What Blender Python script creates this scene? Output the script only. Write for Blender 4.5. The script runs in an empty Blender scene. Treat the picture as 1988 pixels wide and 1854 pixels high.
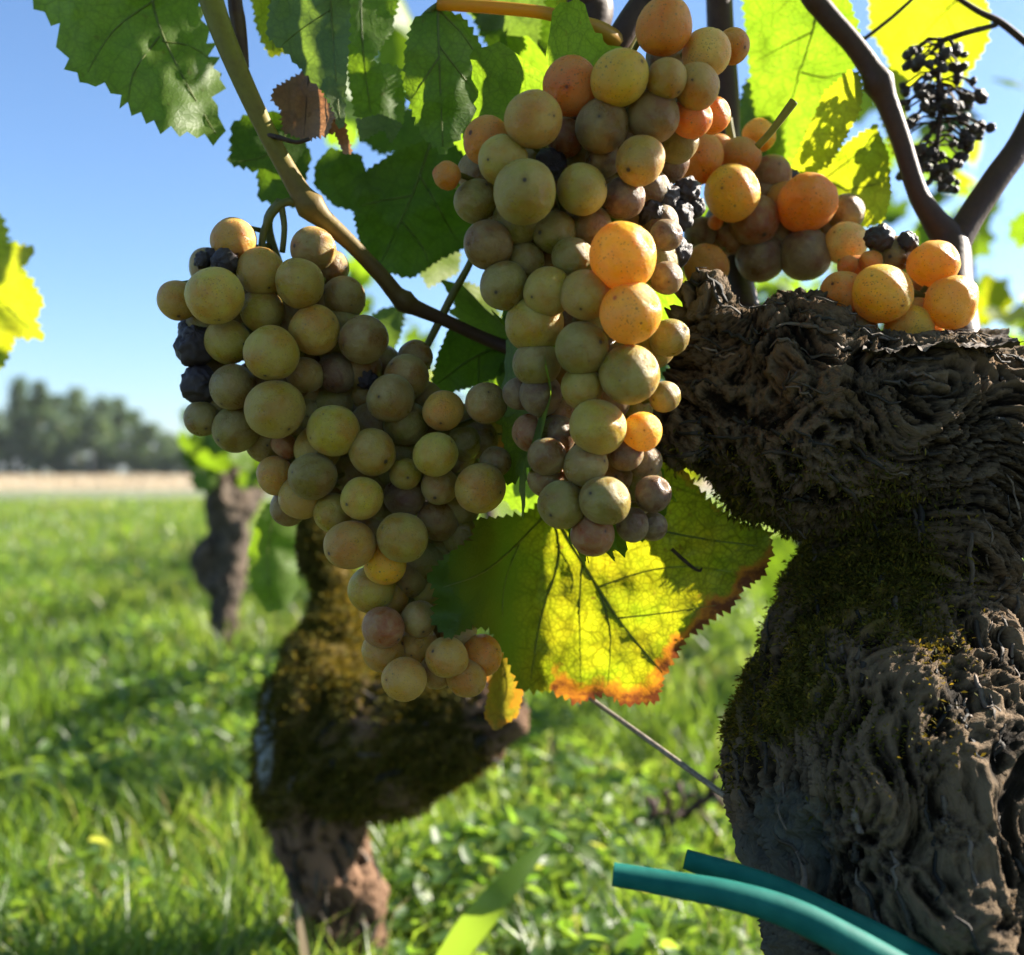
import bpy, bmesh, math, random
import numpy as np
from mathutils import Vector, Matrix, kdtree
from mathutils.geometry import delaunay_2d_cdt
from mathutils import noise as mnoise

random.seed(7)
rng = np.random.default_rng(11)
S = bpy.context.scene
COL = S.collection

# ------------------------------------------------------------------ camera, light
W_, F_, U0, V0, CAMH = 1988.0, 1909.0, 994.0, 912.0, 0.42
cam_d = bpy.data.cameras.new('camera')
cam = bpy.data.objects.new('camera', cam_d)
COL.objects.link(cam)
cam.location = (0, 0, CAMH)
cam.rotation_euler = (math.pi/2, 0, 0)
cam_d.sensor_width = 36
cam_d.lens = 36*F_/W_
cam_d.shift_y = -15/W_
cam_d.clip_start = 0.02
cam_d.clip_end = 2000
cam_d.dof.use_dof = True
cam_d.dof.focus_distance = 0.345
cam_d.dof.aperture_fstop = 7.8
S.camera = cam

SUN_AZ, SUN_EL = math.radians(71), math.radians(33)
TOSUN = Vector((math.sin(SUN_AZ)*math.cos(SUN_EL), math.cos(SUN_AZ)*math.cos(SUN_EL), math.sin(SUN_EL)))
world = bpy.data.worlds.new('World')
S.world = world
world.use_nodes = True
wn = world.node_tree
wn.nodes.clear()
sky = wn.nodes.new('ShaderNodeTexSky')
sky.sky_type = 'NISHITA'
sky.sun_disc = False
sky.sun_elevation = SUN_EL
sky.sun_rotation = SUN_AZ
sky.air_density = 1.0
sky.dust_density = 0.7
sky.ozone_density = 6.0
bg = wn.nodes.new('ShaderNodeBackground')
bg.inputs['Strength'].default_value = 0.055
wo = wn.nodes.new('ShaderNodeOutputWorld')
wn.links.new(sky.outputs[0], bg.inputs[0])
wn.links.new(bg.outputs[0], wo.inputs[0])
sun_d = bpy.data.lights.new('sun', 'SUN')
sun_d.energy = 5.0
sun_d.angle = math.radians(0.5)
sun_d.color = (1.0, 0.92, 0.80)
sun = bpy.data.objects.new('sun', sun_d)
COL.objects.link(sun)
sun.rotation_euler = TOSUN.to_track_quat('Z', 'Y').to_euler()
sun.location = (3, 3, 5)
S.view_settings.view_transform = 'Standard'
S.view_settings.look = 'None'
S.view_settings.gamma = 1
S.view_settings.use_curve_mapping = False
S.view_settings.exposure = 2.15
S.cycles.max_bounces = 8
S.cycles.diffuse_bounces = 4
S.cycles.transmission_bounces = 6
S.cycles.sample_clamp_indirect = 6

# ------------------------------------------------------------------ helpers
def P(u, v, d):
    return Vector(((u-U0)/F_*d, d, CAMH-(v-V0)/F_*d))

def px(r, d):
    return r*d/F_

WLOC = {}

def link(o, parent=None, wloc=None):
    wloc = Vector(wloc) if wloc is not None else Vector((0, 0, 0))
    COL.objects.link(o)
    if parent is not None:
        o.parent = parent
        o.location = wloc - WLOC[parent.name]
    else:
        o.location = wloc
    WLOC[o.name] = wloc
    return o

def tag(o, label=None, cat=None, group=None, kind=None):
    if label: o['label'] = label
    if cat: o['category'] = cat
    if group: o['group'] = group
    if kind: o['kind'] = kind
    return o

def thing(name, loc, label, cat, group=None):
    o = bpy.data.objects.new(name, None)
    o.empty_display_size = 0.02
    link(o, None, loc)
    return tag(o, label, cat, group)

class MB:
    def __init__(s):
        s.v = []; s.f = []; s.a = {}
    def add(s, vs, fs, **at):
        n = len(s.v)
        s.v.extend([tuple(x) for x in vs])
        s.f.extend([tuple(i+n for i in f) for f in fs])
        for k, val in at.items():
            lst = s.a.setdefault(k, [0.0]*n)
            if len(lst) < n: lst.extend([0.0]*(n-len(lst)))
            if isinstance(val, (int, float)): lst.extend([float(val)]*len(vs))
            else: lst.extend([float(x) for x in val])
    def tube(s, pts, rad, seg=8, flat=1.0, cap=True, **at):
        pts = [Vector(p) for p in pts]
        n = len(pts)
        if not hasattr(rad, '__len__'): rad = [rad]*n
        up = None; vs = []; fs = []
        for i in range(n):
            t = (pts[min(i+1, n-1)]-pts[max(i-1, 0)]).normalized()
            if up is None:
                up = t.orthogonal().normalized()
            else:
                up = (up - t*up.dot(t))
                up = up.normalized() if up.length > 1e-9 else t.orthogonal().normalized()
            b = t.cross(up)
            for k in range(seg):
                a = 2*math.pi*k/seg
                vs.append(pts[i] + up*(math.cos(a)*rad[i]) + b*(math.sin(a)*rad[i]*flat))
        for i in range(n-1):
            for k in range(seg):
                k2 = (k+1) % seg
                fs.append((i*seg+k, i*seg+k2, (i+1)*seg+k2, (i+1)*seg+k))
        if cap:
            fs.append(tuple(range(seg-1, -1, -1)))
            fs.append(tuple((n-1)*seg+k for k in range(seg)))
        s.add(vs, fs, **at)
    def build(s, name, mat, parent=None, smooth=True, origin=None):
        return mk(name, s.v, s.f, mat, parent, smooth, s.a, origin)

def mk(name, vs, fs, mat, parent=None, smooth=True, attrs=None, origin=None, uv=None):
    vs = np.asarray([tuple(v) for v in vs], dtype=float).reshape(-1, 3)
    c = np.asarray(origin, dtype=float) if origin is not None else (vs.min(0)+vs.max(0))/2
    me = bpy.data.meshes.new(name)
    me.from_pydata((vs-c).tolist(), [], [tuple(f) for f in fs])
    if smooth: me.shade_smooth()
    for k, val in (attrs or {}).items():
        val = np.asarray(val, dtype=float)
        if val.ndim == 1:
            at = me.attributes.new(k, 'FLOAT', 'POINT')
            buf = np.zeros(len(vs)); buf[:len(val)] = val
            at.data.foreach_set('value', buf)
        else:
            at = me.attributes.new(k, 'FLOAT_VECTOR', 'POINT')
            at.data.foreach_set('vector', val.ravel())
    if mat: me.materials.append(mat)
    o = bpy.data.objects.new(name, me)
    return link(o, parent, c)

def fast_mesh(name, V, tris, mat, attrs=None, smooth=False):
    me = bpy.data.meshes.new(name)
    nv, nf = len(V), len(tris)
    me.vertices.add(nv); me.vertices.foreach_set('co', V.astype(np.float32).ravel())
    me.loops.add(nf*3); me.loops.foreach_set('vertex_index', tris.astype(np.int32).ravel())
    me.polygons.add(nf); me.polygons.foreach_set('loop_start', np.arange(0, nf*3, 3, dtype=np.int32))
    if smooth: me.polygons.foreach_set('use_smooth', np.ones(nf, dtype=bool))
    me.update(calc_edges=True)
    for k, val in (attrs or {}).items():
        at = me.attributes.new(k, 'FLOAT', 'POINT')
        at.data.foreach_set('value', val.astype(np.float32).ravel())
    me.materials.append(mat)
    return bpy.data.objects.new(name, me)

def catmull(pts, n=6):
    pts = [np.asarray(p, dtype=float) for p in pts]
    out = []
    for i in range(len(pts)-1):
        p0 = pts[max(i-1, 0)]; p1 = pts[i]; p2 = pts[i+1]; p3 = pts[min(i+2, len(pts)-1)]
        for k in range(n):
            t = k/n
            out.append(0.5*((2*p1)+(-p0+p2)*t+(2*p0-5*p1+4*p2-p3)*t*t+(-p0+3*p1-3*p2+p3)*t**3))
    out.append(pts[-1])
    return out

# vectorised gradient noise
def pn(p):
    p = np.asarray(p, dtype=float)
    i = np.floor(p).astype(np.int64); f = p-i
    u = f*f*f*(f*(f*6-15)+10)
    def g(ox, oy, oz):
        x = i[:, 0]+ox; y = i[:, 1]+oy; z = i[:, 2]+oz
        h = (x*374761393 + y*668265263 + z*1274126177) & 0xffffffff
        h = ((h ^ (h >> 13))*1103515245) & 0xffffffff
        h = h ^ (h >> 16)
        a = (h & 1023)/1024.0*2*math.pi
        c = ((h >> 10) & 1023)/1024.0*2-1
        s = np.sqrt(1-c*c)
        return np.cos(a)*s*(f[:, 0]-ox)+np.sin(a)*s*(f[:, 1]-oy)+c*(f[:, 2]-oz)
    def L(a, b, t): return a+(b-a)*t
    x0 = L(g(0,0,0), g(1,0,0), u[:,0]); x1 = L(g(0,1,0), g(1,1,0), u[:,0])
    x2 = L(g(0,0,1), g(1,0,1), u[:,0]); x3 = L(g(0,1,1), g(1,1,1), u[:,0])
    return L(L(x0, x1, u[:,1]), L(x2, x3, u[:,1]), u[:,2])*1.6

# ------------------------------------------------------------------ materials
def new_mat(name):
    m = bpy.data.materials.new(name); m.use_nodes = True
    nt = m.node_tree; nt.nodes.clear()
    return m, nt

def N(nt, typ, props=None, **inp):
    n = nt.nodes.new('ShaderNode'+typ)
    for k, v in (props or {}).items(): setattr(n, k, v)
    for k, v in inp.items():
        key = int(k[1:]) if k[0] == 'i' and k[1:].isdigit() else k.replace('_', ' ')
        s = n.inputs[key]
        if hasattr(v, 'is_output') or isinstance(v, bpy.types.NodeSocket): nt.links.new(v, s)
        else:
            if isinstance(v, tuple) and len(v) == 3 and s.type == 'RGBA': v = v+(1,)
            s.default_value = v
    return n

def ramp(nt, fac, stops):
    n = nt.nodes.new('ShaderNodeValToRGB')
    e = n.color_ramp.elements
    while len(e) < len(stops): e.new(0.5)
    for el, (p, c) in zip(e, stops):
        el.position = p
        el.color = (c, c, c, 1) if not isinstance(c, tuple) else c+(1,)
    nt.links.new(fac, n.inputs[0])
    return n.outputs[0]

def mixc(nt, fac, a, b, mode='MIX'):
    n = nt.nodes.new('ShaderNodeMix'); n.data_type = 'RGBA'; n.blend_type = mode
    for s, v in ((n.inputs[0], fac), (n.inputs[6], a), (n.inputs[7], b)):
        if isinstance(v, bpy.types.NodeSocket): nt.links.new(v, s)
        else: s.default_value = v+(1,) if isinstance(v, tuple) else v
    return n.outputs[2]

def mathn(nt, op, a, b=None):
    n = nt.nodes.new('ShaderNodeMath'); n.operation = op
    for s, v in ((n.inputs[0], a), (n.inputs[1], b)):
        if v is None: continue
        if isinstance(v, bpy.types.NodeSocket): nt.links.new(v, s)
        else: s.default_value = v
    return n.outputs[0]

def out(nt, sh):
    o = nt.nodes.new('ShaderNodeOutputMaterial')
    nt.links.new(sh, o.inputs[0])

def leaf_mat(name, c1, c2, t1, t2, brown=0.0, trans=0.5, rough=0.5, bloom=0.0, netc=0.75, veinc=(0.14, 0.19, 0.05), spots=0.0):
    m, nt = new_mat(name)
    uv = N(nt, 'UVMap').outputs[0]
    big = N(nt, 'TexNoise', Vector=uv, Scale=38.0, Detail=4.0, Roughness=0.6).outputs[0]
    fac = ramp(nt, big, [(0.35, 0.0), (0.65, 1.0)])
    vor = N(nt, 'TexVoronoi', {'feature': 'DISTANCE_TO_EDGE'}, Vector=uv, Scale=420.0).outputs[0]
    vor2 = N(nt, 'TexVoronoi', {'feature': 'DISTANCE_TO_EDGE'}, Vector=uv, Scale=130.0).outputs[0]
    net = ramp(nt, vor, [(0.0, netc), (0.16, 1.0)])
    net2 = ramp(nt, vor2, [(0.0, netc), (0.09, 1.0)])
    net = mathn(nt, 'MULTIPLY', net, net2)
    col = mixc(nt, fac, c1, c2); tcol = mixc(nt, fac, t1, t2)
    vein = N(nt, 'Attribute', {'attribute_name': 'vein'}).outputs['Fac']
    vf = ramp(nt, vein, [(0.0, 1.0), (0.55, 0.3), (1.0, 0.0)])
    vf = mathn(nt, 'MULTIPLY', vf, 0.55)
    col = mixc(nt, vf, col, veinc)
    tcol = mixc(nt, mathn(nt, 'MULTIPLY', vf, 0.5), tcol, tuple(x*0.45 for x in t1))
    tcol = mixc(nt, 1.0, tcol, net, 'MULTIPLY')
    if spots:
        sp = N(nt, 'TexNoise', Vector=uv, Scale=210.0, Detail=2.0).outputs[0]
        sf = ramp(nt, sp, [(0.66, 0.0), (0.74, spots)])
        col = mixc(nt, sf, col, (0.10, 0.05, 0.015)); tcol = mixc(nt, sf, tcol, (0.14, 0.05, 0.01))
    if brown:
        ed = N(nt, 'Attribute', {'attribute_name': 'edge'}).outputs['Fac']
        en = N(nt, 'TexNoise', Vector=uv, Scale=95.0, Detail=5.0, Roughness=0.65).outputs[0]
        ef = mathn(nt, 'ADD', mathn(nt, 'MULTIPLY', ed, 1.0), mathn(nt, 'MULTIPLY', mathn(nt, 'SUBTRACT', en, 0.5), -1.1*brown))
        gf = ramp(nt, mathn(nt, 'MULTIPLY', ed, 0.5), [(0.55, 0.0), (0.95, 1.0)])
        col = mixc(nt, gf, col, (0.045, 0.085, 0.012)); tcol = mixc(nt, gf, tcol, (0.14, 0.24, 0.008))  # greens and dims the left lobe, its shade partly put into the colour
        o_f = ramp(nt, ef, [(0.28, 1.0), (0.62, 0.0)])
        b_f = ramp(nt, ef, [(0.02, 1.0), (0.28, 0.0)])
        col = mixc(nt, o_f, col, (0.42, 0.15, 0.02)); tcol = mixc(nt, o_f, tcol, (0.46, 0.17, 0.012))
        col = mixc(nt, b_f, col, (0.16, 0.05, 0.015)); tcol = mixc(nt, b_f, tcol, (0.13, 0.035, 0.010))
    if bloom:
        bf = ramp(nt, N(nt, 'TexNoise', Vector=uv, Scale=60.0, Detail=6.0).outputs[0], [(0.4, 0.0), (0.7, bloom)])
        col = mixc(nt, bf, col, (0.17, 0.23, 0.10))
    bmp = N(nt, 'Bump', Strength=0.35, Distance=0.0006, Height=net).outputs[0]
    pr = N(nt, 'BsdfPrincipled', Base_Color=col, Roughness=rough, Normal=bmp)
    pr.inputs['Specular IOR Level'].default_value = 0.3
    tr = N(nt, 'BsdfTranslucent', Color=tcol, Normal=bmp)
    mx = N(nt, 'MixShader', Fac=trans, i1=pr.outputs[0], i2=tr.outputs[0])
    out(nt, mx.outputs[0])
    return m

M = {}
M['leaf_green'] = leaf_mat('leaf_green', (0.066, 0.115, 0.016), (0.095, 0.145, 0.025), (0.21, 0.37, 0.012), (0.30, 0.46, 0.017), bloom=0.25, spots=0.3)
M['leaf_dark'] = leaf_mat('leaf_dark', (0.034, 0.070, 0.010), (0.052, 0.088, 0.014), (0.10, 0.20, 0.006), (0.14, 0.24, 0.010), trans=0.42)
M['leaf_grey'] = leaf_mat('leaf_grey', (0.075, 0.115, 0.045), (0.10, 0.14, 0.06), (0.16, 0.26, 0.02), (0.20, 0.30, 0.03), bloom=0.6, trans=0.4)
M['leaf_lime'] = leaf_mat('leaf_lime', (0.12, 0.18, 0.015), (0.17, 0.21, 0.02), (0.46, 0.56, 0.012), (0.58, 0.58, 0.016), trans=0.55, spots=0.3)
M['leaf_yellow'] = leaf_mat('leaf_yellow', (0.055, 0.085, 0.010), (0.10, 0.105, 0.010), (0.28, 0.36, 0.008), (0.50, 0.44, 0.010), brown=1.5, trans=0.55, netc=0.62, spots=0.6)
M['leaf_rust'] = leaf_mat('leaf_rust', (0.10, 0.11, 0.015), (0.16, 0.11, 0.02), (0.22, 0.24, 0.015), (0.34, 0.20, 0.015), brown=1.3, trans=0.5, spots=0.8)
M['leaf_dry'] = leaf_mat('leaf_dry', (0.22, 0.12, 0.07), (0.33, 0.20, 0.12), (0.30, 0.12, 0.05), (0.4, 0.2, 0.08), trans=0.35, netc=0.6, veinc=(0.3, 0.2, 0.12), spots=0.8)

def grape_mat(name, bloom=0.42, scar=True):
    m, nt = new_mat(name)
    oi = N(nt, 'ObjectInfo')
    tc = N(nt, 'TexCoord').outputs['Object']
    base = oi.outputs['Color']
    off = N(nt, 'VectorMath', {'operation': 'SCALE'}, i0=(17.0, 31.0, 9.0))
    nt.links.new(oi.outputs['Random'], off.inputs['Scale'])
    co = N(nt, 'VectorMath', {'operation': 'ADD'}, i0=tc, i1=off.outputs[0]).outputs[0]
    blot = N(nt, 'TexNoise', Vector=co, Scale=1.1, Detail=3.0, Roughness=0.55).outputs[0]
    bf = ramp(nt, blot, [(0.40, 0.0), (0.62, 0.9)])
    warm = mixc(nt, 1.0, base, (1.0, 0.62, 0.42), 'MULTIPLY')
    col = mixc(nt, bf, base, warm)
    mott = N(nt, 'TexNoise', Vector=co, Scale=3.4, Detail=7.0, Roughness=0.72).outputs[0]
    mv = ramp(nt, mott, [(0.34, 0.55), (0.64, 1.0)])
    col = mixc(nt, mv, mixc(nt, 1.0, col, (0.60, 0.48, 0.36), 'MULTIPLY'), mixc(nt, 1.0, col, (1.16, 1.16, 1.1), 'MULTIPLY'))
    # longitudinal pulp streaks seen through the skin
    st = N(nt, 'Mapping', Vector=co); st.inputs['Scale'].default_value = (5.0, 5.0, 0.7)
    stn = N(nt, 'TexNoise', Vector=st.outputs[0], Scale=1.6, Detail=3.0).outputs[0]
    col = mixc(nt, ramp(nt, stn, [(0.4, 0.0), (0.7, 0.35)]), col, mixc(nt, 1.0, base, (0.72, 0.70, 0.55), 'MULTIPLY'))
    # waxy bloom
    bl = N(nt, 'TexNoise', Vector=co, Scale=2.2, Detail=7.0, Roughness=0.68).outputs[0]
    rub = ramp(nt, N(nt, 'TexNoise', Vector=co, Scale=0.95, Detail=4.0, Roughness=0.6, Distortion=0.4).outputs[0], [(0.42, 0.12), (0.58, 1.0)])
    blf = mathn(nt, 'MULTIPLY', ramp(nt, bl, [(0.32, 0.25), (0.68, bloom*1.7)]), rub)
    # lenticel specks and blemishes
    v1 = N(nt, 'TexVoronoi', Vector=co, Scale=8.5).outputs[0]
    sp1 = ramp(nt, v1, [(0.13, 0.85), (0.21, 0.0)])
    v2 = N(nt, 'TexVoronoi', Vector=co, Scale=2.0).outputs[0]
    sp2 = ramp(nt, v2, [(0.07, 0.85), (0.11, 0.0)])
    sp = mathn(nt, 'MAXIMUM', sp1, sp2)
    # cluster of rusty scabs, only where a patch mask allows
    v3 = N(nt, 'TexVoronoi', Vector=co, Scale=9.0).outputs[0]
    pm = ramp(nt, N(nt, 'TexNoise', Vector=co, Scale=0.9, Detail=1.0).outputs[0], [(0.60, 0.0), (0.68, 0.8)])
    sc3 = mathn(nt, 'MULTIPLY', ramp(nt, v3, [(0.18, 1.0), (0.34, 0.0)]), pm)
    col = mixc(nt, sp, col, (0.10, 0.055, 0.02))
    col = mixc(nt, sc3, col, (0.22, 0.085, 0.02))
    col = mixc(nt, blf, col, mixc(nt, 0.5, base, (0.52, 0.44, 0.20)))
    if scar:
        sx = N(nt, 'SeparateXYZ', Vector=tc)
        rr = N(nt, 'VectorMath', {'operation': 'DISTANCE'}, i0=tc, i1=(0.0, 0.0, 1.0)).outputs['Value']
        rr = mathn(nt, 'MULTIPLY', rr, mathn(nt, 'ADD', 0.85, oi.outputs['Random']))
        sf = ramp(nt, mathn(nt, 'ADD', rr, mathn(nt, 'MULTIPLY', bl, 0.04)), [(0.085, 1.0), (0.125, 0.0)])
        halo = ramp(nt, rr, [(0.10, 0.45), (0.30, 0.0)])
        col = mixc(nt, halo, col, mixc(nt, 1.0, base, (0.55, 0.42, 0.30), 'MULTIPLY'))
        col = mixc(nt, sf, col, (0.035, 0.022, 0.015))
    rough = ramp(nt, blf, [(0.0, 0.24), (0.4, 0.5)])
    bmp = N(nt, 'Bump', Strength=0.3, Distance=0.03, Height=bl).outputs[0]
    pr = N(nt, 'BsdfPrincipled', Base_Color=col, Roughness=rough, Normal=bmp)
    pr.inputs['Subsurface Weight'].default_value = 0.72
    pr.inputs['Subsurface Radius'].default_value = (1.0, 0.46, 0.07)
    pr.inputs['Subsurface Scale'].default_value = 0.0065
    pr.inputs['Specular IOR Level'].default_value = 0.42
    pr.inputs['Sheen Weight'].default_value = 0.12
    pr.inputs['Sheen Roughness'].default_value = 0.45
    pr.inputs['Sheen Tint'].default_value = (0.9, 0.82, 0.62, 1)
    tcol = mixc(nt, 1.0, base, (1.15, 0.92, 0.5), 'MULTIPLY')
    tcol = mixc(nt, ramp(nt, mott, [(0.36, 0.0), (0.66, 0.35)]), tcol, mixc(nt, 1.0, tcol, (0.75, 0.5, 0.3), 'MULTIPLY'))
    tcol = mixc(nt, mathn(nt, 'MAXIMUM', sp, sc3), tcol, (0.1, 0.03, 0.01))
    tr = N(nt, 'BsdfTranslucent', Color=tcol)
    fac = mathn(nt, 'MULTIPLY', oi.outputs['Alpha'], 0.27)
    out(nt, N(nt, 'MixShader', Fac=fac, i1=pr.outputs[0], i2=tr.outputs[0]).outputs[0])
    return m
M['grape'] = grape_mat('grape_skin')

def simple(name, c1, c2, scale=200.0, rough=0.7, bump=0.3, dist=0.001, coord='Object', spec=0.3, trans=None, tw=0.3, stretch=None):
    m, nt = new_mat(name)
    tc = N(nt, 'TexCoord').outputs[coord]
    if stretch:
        mp = N(nt, 'Mapping', Vector=tc); mp.inputs['Scale'].default_value = stretch; tc = mp.outputs[0]
    n = N(nt, 'TexNoise', Vector=tc, Scale=scale, Detail=5.0, Roughness=0.62).outputs[0]
    col = mixc(nt, ramp(nt, n, [(0.35, 0.0), (0.68, 1.0)]), c1, c2)
    b = N(nt, 'Bump', Strength=bump, Distance=dist, Height=n).outputs[0]
    pr = N(nt, 'BsdfPrincipled', Base_Color=col, Roughness=rough, Normal=b)
    pr.inputs['Specular IOR Level'].default_value = spec
    sh = pr.outputs[0]
    if trans:
        t = N(nt, 'BsdfTranslucent', Color=trans)
        sh = N(nt, 'MixShader', Fac=tw, i1=sh, i2=t.outputs[0]).outputs[0]
    out(nt, sh)
    return m

M['raisin'] = simple('raisin_skin', (0.012, 0.007, 0.0075), (0.050, 0.029, 0.028), 900, 0.42, 0.5, 0.0006, spec=0.5)
M['stem_green'] = simple('stem_green', (0.10, 0.10, 0.016), (0.17, 0.14, 0.03), 300, 0.55, 0.3, 0.0004, trans=(0.5, 0.5, 0.05), tw=0.2)
M['stem_brown'] = simple('stem_brown', (0.028, 0.016, 0.010), (0.07, 0.04, 0.028), 350, 0.7, 0.4, 0.0005)
M['petiole'] = simple('petiole_orange', (0.36, 0.23, 0.02), (0.40, 0.19, 0.02), 160, 0.45, 0.2, 0.0004, trans=(0.6, 0.36, 0.03), tw=0.35)
M['vein'] = simple('leaf_vein', (0.10, 0.14, 0.03), (0.16, 0.19, 0.05), 300, 0.5, 0.2, 0.0002, trans=(0.4, 0.4, 0.08), tw=0.3)
M['teal'] = simple('teal_plastic', (0.0, 0.095, 0.080), (0.012, 0.155, 0.125), 90, 0.62, 0.3, 0.0006, spec=0.2, trans=(0.0, 0.25, 0.20), tw=0.2)
M['wire'] = simple('rusty_wire', (0.12, 0.09, 0.06), (0.30, 0.25, 0.19), 500, 0.5, 0.3, 0.0003, spec=0.5)

def cane_mat():
    m, nt = new_mat('cane_bark')
    tc = N(nt, 'TexCoord').outputs['Object']
    t = N(nt, 'Attribute', {'attribute_name': 'tint'}).outputs['Fac']
    n = N(nt, 'TexNoise', Vector=tc, Scale=420.0, Detail=5.0).outputs[0]
    n2 = N(nt, 'TexNoise', Vector=tc, Scale=60.0, Detail=4.0).outputs[0]
    f = mathn(nt, 'ADD', t, mathn(nt, 'MULTIPLY', mathn(nt, 'SUBTRACT', n2, 0.5), 0.6))
    col = ramp(nt, f, [(0.0, (0.17, 0.155, 0.010)), (0.35, (0.15, 0.10, 0.014)), (0.65, (0.07, 0.034, 0.016)), (1.0, (0.04, 0.019, 0.014))])
    col = mixc(nt, ramp(nt, n, [(0.45, 0.0), (0.8, 0.5)]), col, mixc(nt, 1.0, col, (0.5, 0.42, 0.4), 'MULTIPLY'))
    b = N(nt, 'Bump', Strength=0.4, Distance=0.0005, Height=n).outputs[0]
    pr = N(nt, 'BsdfPrincipled', Base_Color=col, Roughness=0.55, Normal=b)
    pr.inputs['Specular IOR Level'].default_value = 0.25
    out(nt, pr.outputs[0])
    return m
M['cane'] = cane_mat()

def bark_mat(name, dark, mid, light, lichc=(0.36, 0.38, 0.36), mossc=(0.055, 0.042, 0.006), mossw=1.0):
    m, nt = new_mat(name)
    at = N(nt, 'Attribute', {'attribute_name': 'bark_co'}).outputs['Vector']
    hh = N(nt, 'Attribute', {'attribute_name': 'ridge'}).outputs['Fac']
    ms = N(nt, 'Attribute', {'attribute_name': 'moss'}).outputs['Fac']
    lc = N(nt, 'Attribute', {'attribute_name': 'lichen'}).outputs['Fac']
    tc = N(nt, 'TexCoord').outputs['Object']
    n1 = N(nt, 'TexNoise', Vector=at, Scale=650.0, Detail=6.0, Roughness=0.6, Distortion=0.15).outputs[0]
    n2 = N(nt, 'TexNoise', Vector=at, Scale=210.0, Detail=5.0, Roughness=0.6, Distortion=0.3).outputs[0]
    n3 = N(nt, 'TexNoise', Vector=tc, Scale=28.0, Detail=4.0).outputs[0]
    h = mathn(nt, 'ADD', mathn(nt, 'MULTIPLY', n1, 0.5), mathn(nt, 'MULTIPLY', n2, 0.7))
    f = mathn(nt, 'ADD', mathn(nt, 'MULTIPLY', hh, 0.55), mathn(nt, 'MULTIPLY', h, 0.5))
    col = ramp(nt, f, [(0.36, dark), (0.55, mid), (0.74, light)])
    col = mixc(nt, mathn(nt, 'MULTIPLY', ramp(nt, n3, [(0.4, 0.0), (0.65, 0.5)]), 1.0), col, mixc(nt, 1.0, col, (1.08, 0.96, 0.86), 'MULTIPLY'))
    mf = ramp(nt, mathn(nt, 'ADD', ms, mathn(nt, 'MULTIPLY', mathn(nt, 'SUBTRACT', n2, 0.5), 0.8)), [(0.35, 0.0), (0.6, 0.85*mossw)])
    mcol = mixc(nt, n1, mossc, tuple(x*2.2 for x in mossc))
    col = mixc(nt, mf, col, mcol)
    lf = ramp(nt, mathn(nt, 'ADD', lc, mathn(nt, 'MULTIPLY', mathn(nt, 'SUBTRACT', n1, 0.5), 0.7)), [(0.4, 0.0), (0.6, 0.9)])
    col = mixc(nt, lf, col, mixc(nt, h, tuple(x*0.4 for x in lichc), tuple(x*1.3 for x in lichc)))
    b = N(nt, 'Bump', Strength=1.0, Distance=0.0042, Height=h).outputs[0]
    pr = N(nt, 'BsdfPrincipled', Base_Color=col, Roughness=0.85, Normal=b)
    pr.inputs['Specular IOR Level'].default_value = 0.12
    out(nt, pr.outputs[0])
    return m
M['bark'] = bark_mat('old_vine_bark', (0.0022, 0.0014, 0.0007), (0.0135, 0.0088, 0.0042), (0.135, 0.095, 0.058), (0.085, 0.082, 0.064))
M['bark_grey'] = bark_mat('slim_vine_bark', (0.003, 0.0022, 0.0016), (0.013, 0.0096, 0.0068), (0.12, 0.095, 0.075))
M['bark_red'] = bark_mat('mossy_vine_bark', (0.004, 0.0025, 0.0016), (0.03, 0.0185, 0.011), (0.18, 0.11, 0.07))

def strip_mat():
    m, nt = new_mat('bark_strip')
    oi = N(nt, 'ObjectInfo').outputs['Random']
    tc = N(nt, 'TexCoord').outputs['Object']
    n = N(nt, 'TexNoise', Vector=tc, Scale=700.0, Detail=4.0).outputs[0]
    c = ramp(nt, oi, [(0.0, (0.008, 0.006, 0.004)), (0.4, (0.024, 0.017, 0.010)), (0.78, (0.06, 0.043, 0.028)), (1.0, (0.16, 0.12, 0.09))])
    c = mixc(nt, ramp(nt, n, [(0.35, 0.0), (0.7, 0.6)]), c, mixc(nt, 1.0, c, (0.45, 0.42, 0.4), 'MULTIPLY'))
    b = N(nt, 'Bump', Strength=0.6, Distance=0.0006, Height=n).outputs[0]
    out(nt, N(nt, 'BsdfPrincipled', Base_Color=c, Roughness=0.8, Normal=b).outputs[0])
    return m
M['strip'] = strip_mat()

def blade_mat(name, stops, tstops, trans=0.45, rough=0.4, spec=0.5):
    m, nt = new_mat(name)
    t = N(nt, 'Attribute', {'attribute_name': 'tint'}).outputs['Fac']
    pr = N(nt, 'BsdfPrincipled', Base_Color=ramp(nt, t, stops), Roughness=rough)
    pr.inputs['Specular IOR Level'].default_value = spec
    tr = N(nt, 'BsdfTranslucent', Color=ramp(nt, t, tstops))
    out(nt, N(nt, 'MixShader', Fac=trans, i1=pr.outputs[0], i2=tr.outputs[0]).outputs[0])
    return m
M['grass'] = blade_mat('grass_blade', [(0, (0.026, 0.062, 0.009)), (0.6, (0.068, 0.125, 0.017)), (0.88, (0.12, 0.15, 0.03)), (1, (0.26, 0.21, 0.10))],
                       [(0, (0.14, 0.28, 0.015)), (0.6, (0.36, 0.51, 0.04)), (0.88, (0.52, 0.56, 0.09)), (1, (0.42, 0.34, 0.15))])
M['clover'] = blade_mat('clover_leaf', [(0, (0.025, 0.06, 0.012)), (0.7, (0.06, 0.11, 0.022)), (1, (0.13, 0.15, 0.04))],
                        [(0, (0.20, 0.42, 0.03)), (0.7, (0.38, 0.56, 0.05)), (1, (0.58, 0.60, 0.08))], trans=0.42, rough=0.45, spec=0.4)
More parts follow.
